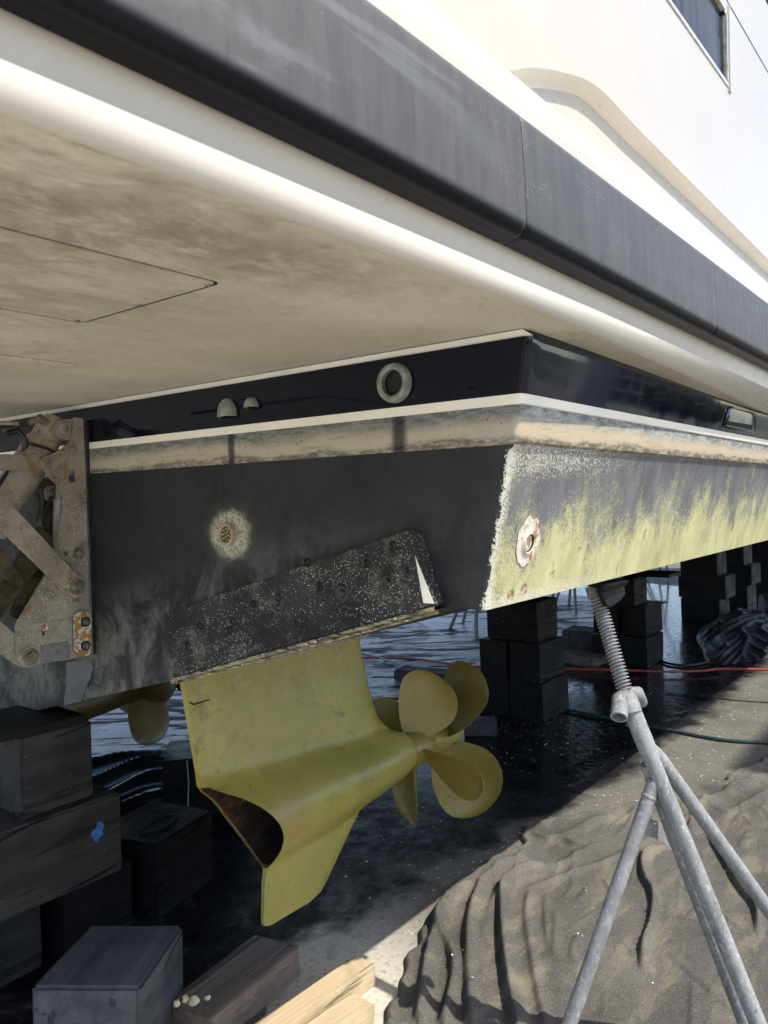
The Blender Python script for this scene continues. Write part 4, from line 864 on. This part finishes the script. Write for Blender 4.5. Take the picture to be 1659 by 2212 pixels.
block('plywood board sticking out from the top of the stack behind the jack screw', (7.34, 2.70, 3 * h - .008), (.34, .62, .030), 0, 'black_timber', None, .003, name='plywood_pad', cat='plywood pad')
C_ = (10.2, 2.95)
stack('c', *C_, [('bottom block of the third stack, far under the hull', .0, .0, .44, .46, 0, h, 0), ('wide middle block of the third stack, far under the hull', .02, -.02, .46, .56, h, h, 0), ('top block of the third stack, far under the hull', .02, .02, .42, .44, 2 * h, .31, 0)])
D_ = (11.8, 3.0)
stack('d', *D_, [('bottom block of the fourth stack, far under the hull', .0, .0, .5, .44, 0, h, 0), ('middle block of the fourth stack, far under the hull', .05, -.02, .5, .5, h, h, 0), ('top block of the fourth stack, far under the hull', .0, .02, .46, .40, 2 * h, .32, 0)])
E_ = (13.8, 3.1)
stack('e', *E_, [('bottom block of the farthest stack at the right edge', .0, .0, .5, .5, 0, h, 0), ('middle block of the farthest stack at the right edge', .04, .0, .5, .5, h, h, 0), ('top block of the farthest stack at the right edge', .0, .0, .5, .44, 2 * h, .34, 0)])
block('grey block standing loose between the first two stacks', (7.35, 3.30, .0), (.30, .34, .26), math.radians(3), 'grey_timber', GR)
block('flat timber lying in front of the loose grey block', (6.98, 3.16, 0), (.26, .42, .09), math.radians(-12), 'weathered_timber', GR)
block('flat dark board lying behind the propellers on the sheeting', (5.55, 3.98, .01), (.20, .50, .10), math.radians(8), 'grey_timber', GR, .012)
block('small grey offcut on the wet ground behind the propellers', (4.55, 2.80, 0), (.16, .22, .10), math.radians(30), 'grey_timber', GR, .01)

# ------------------------------------------------------------ jack stand
SX = dict(pad=np.array([2.215, .955, 1.327]), sock=np.array([2.154, .842, 1.037]))
foot = {'a': onZ((1155, 2425)), 'b': onZ((1630, 2270)), 'c': onZ((1745, 2480)), 'd': onZ((1900, 2290))}
fc = sum(foot.values()) / 4
def jack(loc, label, group):
    root = empty('jack_stand', loc, label, 'jack stand', group)
    L = lambda p: Vector((p[0] - fc[0], p[1] - fc[1], p[2]))
    def part(o): o.parent = root; o.matrix_parent_inverse = Matrix(); return o
    pad, sock = L(SX['pad']), L(SX['sock']); ax = (sock - pad).normalized(); low = L(foot['c'])
    # threaded screw: a real helix profile
    P = []; Ls = (sock - pad).length; B = Matrix.Translation(pad) @ rot_basis(ax); nt, seg = 30, 20; per = 8
    for i in range(nt * per + 1):
        P.append([B @ Vector(((.0185 + .0042 * max(-.55, min(.55, math.sin(2 * math.pi * (i / per) - a))) / .55) * math.cos(a), (.0185 + .0042 * max(-.55, min(.55, math.sin(2 * math.pi * (i / per) - a))) / .55) * math.sin(a), .012 + (Ls - .02) * i / (nt * per))) for a in [2 * math.pi * j / seg for j in range(seg)]])
    part(grid_mesh('screw', P, 'galvanised_steel', None, True, 70, True))
    # swivel pad under the chine
    n = Vector((0, -.22, .97)).normalized()
    bm = bmesh.new()
    R = Matrix.Translation(pad + Vector((-.012, .0, .010))) @ Matrix.Rotation(math.radians(15), 4, 'X') @ Matrix.Rotation(math.radians(4), 4, 'Z')
    bmesh.ops.create_cube(bm, size=1, matrix=R @ Matrix.Translation((0, 0, .028)) @ Matrix.Diagonal((.17, .15, .022, 1)))
    for v in bm.verts: v.co += Vector([random.uniform(-.006, .006) for _ in range(3)])
    bmesh.ops.subdivide_edges(bm, edges=bm.edges[:], cuts=2, use_grid_fill=True)
    part(bm_obj('pad', bm, 'black_timber', None, False))
    pl = [(-.085, .028), (.085, .034), (.088, -.022), (.05, -.034), (-.03, -.046), (-.06, -.040), (-.088, .004)]
    q = prism('pad_bracket', pl, 1, 0, .012, 'black_timber', None, .002); q.matrix_basis = Matrix.Translation(pad + Vector((.0, -.055, .004))) @ Matrix.Rotation(math.radians(-8), 4, 'X'); part(q)
    q = tube('pad_socket', [pad - ax * .012, pad + ax * .02], .027, 'galvanised_steel', None, 18); part(q)
    # collar and winding handle
    e = sock + ax * .045
    part(tube('collar', [sock - ax * .012, sock + ax * .004, e], [.022, .029, .030], 'galvanised_steel', None, 20))
    hd = Vector((-.74, -.20, -.62)).normalized()
    part(tube('handle', [sock + Vector((.004, -.004, .012)), sock + Vector((-.014, .012, -.004)), sock + Vector((-.014, .012, -.004)) + hd * .062], [.021, .0245, .0235], 'galvanised_steel', None, 18, .78))
    part(tube('handle', [sock + Vector((.0, .0, .012)), sock + Vector((.045, -.012, .002)), sock + Vector((.075, -.012, -.030)), sock + Vector((.080, -.010, -.040))], [.016, .022, .020, .010], 'galvanised_steel', None, 16))
    # centre tube and the splayed legs
    main = lambda t: sock.lerp(low, t)
    part(tube('centre_leg', [main(.03), main(.12), main(.16), main(1)], [.0255, .0255, .0225, .0215], 'galvanised_steel', None, 22))
    la, lb, ld = L(foot['a']), L(foot['b']), L(foot['d'])
    ja, jb, jd = main(.21) + Vector((-.004, .015, 0)), main(.17) + Vector((.0, .02, 0)), main(.115)
    part(tube('leg', [ja, ja.lerp(la, .5), la], .0195, 'galvanised_steel', None, 20))
    part(tube('leg', [jb, jb.lerp(lb, .5), lb], .019, 'galvanised_steel', None, 20))
    part(tube('leg', [jd, jd.lerp(ld, .06) + Vector((.008, 0, .008)), jd.lerp(ld, .5), ld], [.018, .0195, .0195, .0195], 'galvanised_steel', None, 20))
    for w_, a_, r_ in ((ja, la, .0205), (jb, lb, .020), (jd, ld, .0195)):
        d_ = (a_ - w_).normalized(); part(lathe('weld_bead', [(r_ - .002, -.005), (r_ + .0012, -.002), (r_ + .001, .003), (r_ - .002, .006)], w_ + d_ * .045, d_, 'galvanised_steel', None, 18))
    # gusset plate between two legs, with its T-shaped slot
    pa0, pa1 = ja.lerp(la, .085), ja.lerp(la, .165); pb0, pb1 = jb.lerp(lb, .205), jb.lerp(lb, .31)
    nn = (pb0 - pa0).cross(pa1 - pa0).normalized() * .004
    def q2(u, v): return pa0.lerp(pb0, u).lerp(pa1.lerp(pb1, u), v)
    bm = bmesh.new(); edges = []
    outl = [(0, 0), (.16, .16), (.36, .22), (.62, .16), (.86, .12), (1, 0), (1, 1), (.75, .86), (.4, .84), (.15, .92), (0, 1)]
    slot = [(.36, .30), (.50, .25), (.515, .31), (.46, .335), (.45, .70), (.435, .73), (.41, .70), (.42, .345), (.365, .365)]
    for lp in (outl, slot):
        vs = [bm.verts.new(q2(*p)) for p in lp]; edges += [bm.edges.new((vs[i], vs[(i + 1) % len(vs)])) for i in range(len(vs))]
    bmesh.ops.triangle_fill(bm, use_beauty=True, edges=edges)
    r = bmesh.ops.extrude_face_region(bm, geom=bm.faces[:]); bmesh.ops.translate(bm, vec=nn, verts=[g for g in r['geom'] if isinstance(g, bmesh.types.BMVert)])
    part(bm_obj('gusset_plate', bm, 'galvanised_steel', None, False))
    for f in (la, lb, ld, low): part(lathe('foot', [(.045, 0), (.045, .006), (.024, .010), (.024, .02)], f, (0, 0, 1), 'galvanised_steel', None, 14))
    return root
js = jack((fc[0], fc[1], 0), 'grey galvanised jack stand with threaded screw, under the near chine', 'jack stands under the hull')
def copy_tree(o, parent=None):
    c = o.copy(); COL.objects.link(c); c.parent = parent
    for ch in list(o.children): copy_tree(ch, c)
    return c
for X_, Y_, lab in ((8.0, 5.1, 'far jack stand whose thin legs show behind the propellers'), (10.2, 4.9, 'far jack stand with thin legs seen left of the jack screw'), (14.2, 5.0, 'farthest jack stand, thin legs seen between the stacks')):
    c = copy_tree(js); c.location = (X_, Y_, 0); c.scale = (1, -1, 1); c['label'] = lab

# ------------------------------------------------------------ cloth, sheeting, hoses
def g8(pts): return [tuple(onZ((829.5 + .5 * a, 1460 + .5 * b))[:2]) for a, b in pts]
def seg_dist(X, Y, pl):
    best = np.full(X.shape, 9.0); sgn = np.zeros(X.shape); tt = np.zeros(X.shape); n = len(pl) - 1
    for i in range(n):
        ax, ay = pl[i]; bx_, by_ = pl[i + 1]; dx, dy = bx_ - ax, by_ - ay; L2 = dx * dx + dy * dy + 1e-9
        t = np.clip(((X - ax) * dx + (Y - ay) * dy) / L2, 0, 1); ex, ey = X - ax - t * dx, Y - ay - t * dy
        d = np.sqrt(ex * ex + ey * ey); m = d < best; best[m] = d[m]; sgn[m] = np.sign(dx * ey - dy * ex)[m]; tt[m] = ((i + t) / n)[m]
    return best, sgn, tt
def smoothpl(pl, n=6): return [tuple(p[:2]) for p in spline([(a, b, 0) for a, b in pl], n)]
EDGE = smoothpl([(.9, .75), (1.35, 1.12)] + g8([(40, 1520), (110, 1300), (180, 1130), (235, 1030), (290, 960), (350, 900), (420, 850), (510, 800), (600, 760), (625, 690), (640, 650), (720, 640), (860, 615), (1000, 590), (1120, 560), (1280, 520), (1450, 478), (1560, 420), (1659, 372)]) + [(5.6, 1.02), (6.2, .95)], 4)
gx, gy = np.arange(.75, 6.0, .0085), np.arange(-.75, 1.98, .0085)
X, Y = np.meshgrid(gx, gy, indexing='ij')
d, s, _t = seg_dist(X, Y, EDGE); inside = s < 0          # near side of the edge line
dE = np.where(inside, d, -d) + .03 + .010 * np.sin(X * 19 + 2 * np.sin(Y * 11)) + .006 * np.sin(X * 47)
Z = .006 + .030 * (1 - np.exp(-np.clip(dE, 0, 9) / .03)) * np.exp(-np.clip(dE, 0, 9) / .10)
FOLDS = [  # path, height, width, side bias
    ([(150, 1504), (185, 1250), (235, 1080), (300, 965), (420, 905)], .050, .026, .5), ([(255, 1504), (300, 1310), (285, 1200), (225, 1100), (240, 1010)], .045, .024, .4),
    ([(375, 1504), (362, 1250), (372, 1060), (440, 900), (600, 790)], .060, .036, .6), ([(470, 1504), (430, 1250), (450, 1050), (520, 900)], .030, .030, .3),
    ([(560, 1504), (520, 1250), (505, 1050), (515, 930), (590, 865), (720, 830)], .070, .030, .8), ([(690, 1504), (640, 1250), (612, 1050), (625, 930)], .022, .022, .5),
    ([(590, 935), (740, 890), (850, 850), (960, 815), (1080, 755), (1190, 700), (1290, 640), (1340, 600)], .036, .020, -.6), ([(640, 700), (700, 720), (760, 715), (830, 740), (880, 735)], .045, .022, -.6),
    ([(760, 700), (820, 680), (900, 640), (990, 620)], .030, .03, .2), ([(700, 860), (790, 810), (870, 760), (950, 730)], .03, .03, .2),
    ([(1160, 735), (1115, 800), (1120, 880), (1160, 965), (1150, 1080), (1118, 1180), (1112, 1290)], .052, .020, -.8), ([(840, 1130), (812, 1190), (815, 1260)], .02, .02, -.6),
    ([(1400, 690), (1440, 760), (1490, 850), (1545, 940), (1605, 1020), (1612, 1130)], .045, .018, -.7), ([(1340, 560), (1330, 630), (1310, 690)], .05, .024, -.6),
    ([(1220, 600), (1330, 575), (1450, 530), (1560, 470), (1659, 430)], .060, .030, .4), ([(1380, 500), (1500, 500), (1600, 470), (1659, 470)], .045, .025, .4), ([(1290, 545), (1400, 560), (1480, 590), (1560, 560), (1659, 500)], .04, .03, .3),
    ([(1080, 1060), (1060, 1260), (1100, 1450)], .010, .05, .1), ([(780, 960), (770, 1150), (800, 1400)], .010, .05, .1), ([(960, 1000), (930, 1200), (920, 1450)], .008, .06, .0), ([(1300, 900), (1360, 1100), (1380, 1300)], .008, .06, 0), ([(1500, 1250), (1420, 1380), (1300, 1504)], .007, .03, 0),
    ([(1659, 560), (1600, 640), (1560, 760)], .015, .05, .1)]
for pl, A_, w, bias in FOLDS:
    P_ = smoothpl(g8(pl), 5); dd, ss, t = seg_dist(X, Y, P_)
    ww = w * .80 * (1 - bias * .8 * ss); A_ = A_ * (.70 if pl[0][1] >= 1500 or pl[0][0] in (1160, 1400) else .42); env = np.clip(np.minimum(t, 1 - t) * 7, .0, 1) ** .6
    if pl[0][1] >= 1500: env = np.clip((1 - t) * 7, 0, 1) ** .6
    Z += A_ * np.exp(-(dd / ww) ** 2) * env - A_ * .12 * np.exp(-((dd - 2 * w) / w) ** 2) * env
ph = rng.uniform(0, 6.28, 40); an_ = rng.uniform(0, math.pi, 40)
for i in range(40):
    fq = 5 * 1.12 ** i if i < 28 else rng.uniform(4, 40)
    Z += (.0022 / (1 + fq * .35)) * np.sin((X * math.cos(an_[i]) + Y * math.sin(an_[i])) * fq + ph[i])
for i in range(110):                                  # small creases fanning towards the gathered edge
    cx_, cy_ = rng.uniform(1.3, 4.2), rng.uniform(.2, 1.75); a = math.atan2(cy_, cx_) + rng.normal(0, .35) + (math.pi / 2 if rng.random() < .25 else 0); L_ = rng.uniform(.06, .26); bd = rng.uniform(-.6, .6)
    pl = [(cx_ + t * math.cos(a) - bd * t * t * math.sin(a), cy_ + t * math.sin(a) + bd * t * t * math.cos(a)) for t in np.linspace(-L_, L_, 6)]
    i0, i1 = np.searchsorted(gx, [cx_ - L_ - .15, cx_ + L_ + .15]); j0, j1 = np.searchsorted(gy, [cy_ - L_ - .15, cy_ + L_ + .15])
    dd, ss, t = seg_dist(X[i0:i1, j0:j1], Y[i0:i1, j0:j1], pl); Z[i0:i1, j0:j1] += rng.uniform(.004, .011) * np.exp(-(dd / (rng.uniform(.009, .017) * (1 - .5 * ss))) ** 2) * np.clip(np.minimum(t, 1 - t) * 5, 0, 1)
Z = np.maximum(Z, .006) + .012 * np.exp(-((dE - .022) / .012) ** 2); Z = np.where(dE < .010, -.02 + (Z + .02) * np.clip((dE + .016) / .026, 0, 1), Z)
keep = dE > -.016
idx = -np.ones(X.shape, int); idx[keep] = np.arange(keep.sum())
V = np.stack([X[keep], Y[keep], Z[keep]], 1)
q = keep[:-1, :-1] & keep[1:, :-1] & keep[1:, 1:] & keep[:-1, 1:]
F = np.stack([idx[:-1, :-1][q], idx[1:, :-1][q], idx[1:, 1:][q], idx[:-1, 1:][q]], 1)
tag(mesh('ground_cloth', V.tolist(), F.tolist(), 'felt_cloth', None, True), 'large dusty grey-brown felt cloth crumpled on the ground beneath the jack stand', 'ground cloth')
def cloth_h(x, y):
    i, j = int((x - gx[0]) / .0085), int((y - gy[0]) / .0085)
    if 0 <= i < len(gx) and 0 <= j < len(gy) and keep[i, j]: return float(Z[i, j])
    return 0.0

# black plastic sheeting spread under the far half of the hull
x_, y_ = np.arange(2.0, 11.5, .02), np.arange(3.25, 7.6, .02)
Xs, Ys = np.meshgrid(x_, y_, indexing='ij'); Zs = np.full(Xs.shape, .010)
for i in range(30):
    cx_, cy_ = rng.uniform(2, 11.5), rng.uniform(3.3, 7.5); a = rng.normal(-.35, .22) if rng.random() < .75 else rng.uniform(0, math.pi); Lh = rng.uniform(.5, 1.8)
    bend = rng.uniform(-.25, .25); pl = [(cx_ + t * math.sin(a) + bend * t * t * math.cos(a), cy_ + t * math.cos(a) + .05 * math.sin(4 * t)) for t in np.linspace(-Lh, Lh, 7)]
    dd, ss, t = seg_dist(Xs, Ys, pl); w = rng.uniform(.014, .026); Zs += rng.uniform(.004, .014) * np.exp(-(dd / (w * (1 + .4 * ss))) ** 2) * np.clip(np.minimum(t, 1 - t) * 6, 0, 1)
ph = rng.uniform(0, 6.28, 24); an_ = rng.normal(1.2, .5, 24)
for i in range(24): fq = 3 * 1.13 ** i; Zs += (.0006 / (1 + fq * .4)) * np.sin((Xs * math.cos(an_[i]) + Ys * math.sin(an_[i])) * fq + ph[i])
Zs = np.maximum(Zs, .006)
edge_y = 3.45 + .12 * np.sin(Xs * 1.3) + .07 * np.sin(Xs * 3.1 + 1) + np.where(Xs > 6.2, .35 * np.clip((Xs - 6.2) / 1.5, 0, 1), 0)
keep2 = Ys > edge_y; idx = -np.ones(Xs.shape, int); idx[keep2] = np.arange(keep2.sum())
q = keep2[:-1, :-1] & keep2[1:, :-1] & keep2[1:, 1:] & keep2[:-1, 1:]
tag(mesh('plastic_sheet', np.stack([Xs[keep2], Ys[keep2], Zs[keep2]], 1).tolist(), np.stack([idx[:-1, :-1][q], idx[1:, :-1][q], idx[1:, 1:][q], idx[:-1, 1:][q]], 1).tolist(), 'black_sheeting', None, True), 'wrinkled grey plastic sheet spread on the ground under the hull, creased with dark lines', 'plastic sheet')

P = []
for i in range(90):
    row = []
    for j in range(60):
        u, v = i / 89, j / 59
        py = 1792 - 150 * v - 46 * u * (1 - .3 * v) + 6 * math.sin(5 * u + 3 * v); px = 130 + 330 * u + 30 * v
        q = onZ((px, py)); e = min(1, 8 * min(u, 1 - u, v, 1 - v))
        w_ = 30 * v + 2.2 * math.sin(3.1 * u + 4 * v) + 1.2 * math.sin(9 * u)
        hh = .012 + e * (.055 * (1 - abs(math.sin(w_ * .5))) ** 1.3 + .022 * (1 - abs(math.sin(w_ * 1.13 + 2 * u))) ** 2)
        row.append((q[0], q[1], hh))
    P.append(row)
tag(grid_mesh('gathered_tarp', P, 'black_tarp', None, True), 'gathered pleats of shiny black tarp on the ground between the left pile and the pod', 'tarp')
# black netting heap by the right edge, and the rolled end of it
P = []
cx_, cy_ = 9.1, 2.25
ux = np.array([.985, .17]); uy = np.array([-.17, .985])
for i in range(121):
    row = []
    for j in range(81):
        u, v = -1 + 2 * i / 120, -1 + 2 * j / 80; r2 = u * u + v * v
        hgt = .16 * max(0, 1 - r2) ** .7 * (1 + .5 * u)
        hgt += .035 * max(0, 1 - r2) ** .5 * (1 - abs(math.sin(7.5 * v + 2.4 * math.sin(3.2 * u + v) + 1.1 * math.sin(8 * u + 3 * v)))) ** 1.5 + .018 * (1 - abs(math.sin(15 * u + 6 * v + 2 * math.sin(6 * v)))) ** 2
        k_ = 1 / max(1, math.sqrt(max(r2, 1e-6))) * (1 + .07 * math.sin(5 * math.atan2(v, u)))
        p = ux * u * 1.55 * k_ + uy * v * .42 * k_; row.append((cx_ + p[0], cy_ + p[1], max(.004, hgt)))
    P.append(row)
tag(grid_mesh('netting_heap', P, 'black_net_cloth', None, True), 'crumpled heap of black netting on the concrete near the right edge', 'netting')
tag(tube('netting_roll', [(10.35, 2.33, .17), (10.5, 2.05, .17), (10.6, 1.8, .17)], [.15, .165, .15], 'black_net_cloth', None, 24), 'round black roll of netting at the right photo edge behind the heap', 'netting roll')
def hose(name, pts, r, mat, label, cat='hose', zz=.008):
    P = [tuple(onZ(p, zz + r)) for p in pts]
    return tag(tube(name, spline(P, 8), r, mat, None, 10), label, cat)
hose('hose', [(640, 1408), (780, 1420), (900, 1424), (1025, 1440), (1228, 1445), (1350, 1448), (1440, 1451), (1520, 1449), (1560, 1445), (1659, 1447), (1760, 1452)], .011, 'red_hose', 'thin red hose running straight across under the hull', zz=.022)
hose('hose', [(700, 1408), (780, 1412), (850, 1430), (920, 1455), (1000, 1466), (1060, 1468)], .011, 'grey_hose', 'pale grey-green hose lying on the grey sheeting behind the propellers', zz=.024)
hose('hose', [(1150, 1520), (1225, 1533), (1330, 1555), (1460, 1580), (1560, 1598), (1659, 1604), (1760, 1606)], .011, 'green_hose', 'dark green hose crossing the wet concrete behind the jack stand', zz=.002)
hose('cable', [(1424, 1424), (1440, 1432), (1470, 1437), (1500, 1436), (1530, 1430)], .012, 'black_rubber', 'short black cable on the wet concrete right of the second stack', 'cable', .002)
hose('cable', [(1440, 1497), (1500, 1502), (1580, 1512), (1700, 1520)], .004, 'black_rubber', 'thin black cable in the sunlit strip right of the jack stand', 'cable', .002)
hose('cable', [(800, 1345), (860, 1338), (900, 1345), (925, 1362), (880, 1374), (820, 1378)], .012, 'grey_hose', 'looped grey cable on the sheeting beyond the propellers', 'cable', .03)
# paint flakes and grit: tens of hundreds of chips, one object
fv, ff = [], []
def chip(x, y, z, s):
    a = random.uniform(0, 6.28); n = random.choice((4, 5, 3)); k = len(fv); tx, ty = random.uniform(-.3, .3), random.uniform(-.3, .3)
    for i in range(n):
        t = a + 2 * math.pi * i / n; r = s * random.uniform(.6, 1.2); dx, dy = r * math.cos(t), r * math.sin(t); fv.append((x + dx, y + dy, z + .0015 + max(0, dx * tx + dy * ty + s * .3)))
    ff.append(tuple(range(k, k + n)))
for i in range(170):
    x, y = random.uniform(1.2, 5.5), random.uniform(-.1, 1.95); chip(x, y, cloth_h(x, y) + .001, random.choice((.0016, .002, .0022, .0026, .003, .005)))
for i in range(300):
    x, y = random.gauss(4.75, .35), random.gauss(2.45, .25); chip(x, y, .001, random.choice((.003, .004, .005, .007)))
for i in range(360):
    x, y = random.uniform(2.4, 6.4), random.uniform(1.8, 3.3); chip(x, y, .001, random.choice((.002, .003, .004, .006)))
tag(mesh('paint_flakes', fv, ff, 'pale_flakes'), kind='stuff')
# dry leaf by the foot of the left leg
lv = [(1.955, .985, .03), (1.965, .975, .036), (1.985, .968, .038), (2.0, .97, .033), (1.985, .985, .041)]
tag(mesh('dry_leaf', lv, [(0, 1, 4), (1, 2, 4), (2, 3, 4), (3, 0, 4)], 'dry_leaf'), 'small curled brown leaf at the foot of the left stand leg', 'leaf')

# ------------------------------------------------------------ what the glossy side mirrors: the shore across the yard
def tree(x, y, hgt):
    t = empty('tree', (x, y, 0), 'leafy green tree in the row across the yard, mirrored in the navy paint', 'tree', 'trees across the yard')
    tube('trunk', [(x, y, 0), (x + .1, y, hgt * .5)], [.18, .10], 'bark', t, 8)
    bm = bmesh.new()
    for i in range(420):
        u = Vector((random.gauss(0, 1), random.gauss(0, 1), random.gauss(0, .8))); u = u.normalized() * random.uniform(.55, 1) * hgt * .38; u.z *= .9
        c = Vector((x, y, hgt * .62)) + u; a = [Vector((random.uniform(-1, 1), random.uniform(-1, 1), random.uniform(-1, 1))) * .32 for _ in range(3)]
        bm.faces.new([bm.verts.new(c + q) for q in a])
    bm_obj('crown', bm, 'tree_green', t)
for i in range(15): tree(80 + 5 * i + random.uniform(-1, 1), -28 - .8 * i + random.uniform(-1.5, 1.5), random.uniform(3.0, 5.0))
def flats(x, y, w, dp, hgt, floors, bays, rz, label):
    b = empty('apartment_block', (x, y, 0), label, 'apartment block'); R = Matrix.Translation((x, y, 0)) @ Matrix.Rotation(rz, 4, 'Z')
    bm = bmesh.new(); bmesh.ops.create_cube(bm, size=1, matrix=R @ Matrix.Translation((0, 0, hgt / 2)) @ Matrix.Diagonal((w, dp, hgt, 1))); bm_obj('wall', bm, 'block_wall', b)
    fh = hgt / floors
    for f in range(floors):
        bm = bmesh.new(); bmesh.ops.create_cube(bm, size=1, matrix=R @ Matrix.Translation((0, dp / 2 + .6, f * fh + .15)) @ Matrix.Diagonal((w * .94, 1.2, .3, 1))); bm_obj('balcony', bm, 'block_wall', b)
        for k in range(bays):
            wx = -w / 2 + (k + .5) * w / bays
            mesh('window', [R @ Vector((wx + dx, dp / 2 + .02, f * fh + zz)) for dx, zz in ((-w / bays * .36, .6), (w / bays * .36, .6), (w / bays * .36, fh - .35), (-w / bays * .36, fh - .35))], [(0, 1, 2, 3)], 'block_glass', b)
flats(190, -74, 26, 12, 17, 6, 7, math.radians(35), 'pale apartment block with balconies across the yard, nearer of two')
flats(250, -88, 34, 12, 27, 8, 8, math.radians(30), 'tall pale apartment block farther along the shore')

# unseen, added hoist outboard, placed so its top beam shades part of the concrete
blocker = empty('shadow_blocker', (10.5, -5.8, 0), 'unseen grey steel hoist standing beside the yacht, its beam overhead', 'shadow blocker')
simple('blocker_grey', (.30, .31, .32), .5, 0, .2, 4, .1)
def hb(name, x0, x1, y0, y1, z0, z1, mat='blocker_grey'):
    bm = bmesh.new(); bmesh.ops.create_cube(bm, size=1, matrix=Matrix.Translation(((x0 + x1) / 2, (y0 + y1) / 2, (z0 + z1) / 2)) @ Matrix.Diagonal((x1 - x0, y1 - y0, z1 - z0, 1)))
    bmesh.ops.bevel(bm, geom=bm.edges[:], offset=.03, segments=2, affect='EDGES'); return bm_obj(name, bm, mat, blocker)
hb('blocker_beam', 6.2, 17.5, -6.6, -5.0, 8.6, 9.4)
for lx in (8.0, 16.4):
    hb('blocker_post', lx - .25, lx + .25, -6.05, -5.55, .9, 8.58)
    tube('blocker_wheel', [(lx, -6.0, .62), (lx, -5.6, .62)], .60, 'black_rubber', blocker, 28)
hb('blocker_sill', 7.2, 17.2, -6.08, -5.52, .62, 1.05)
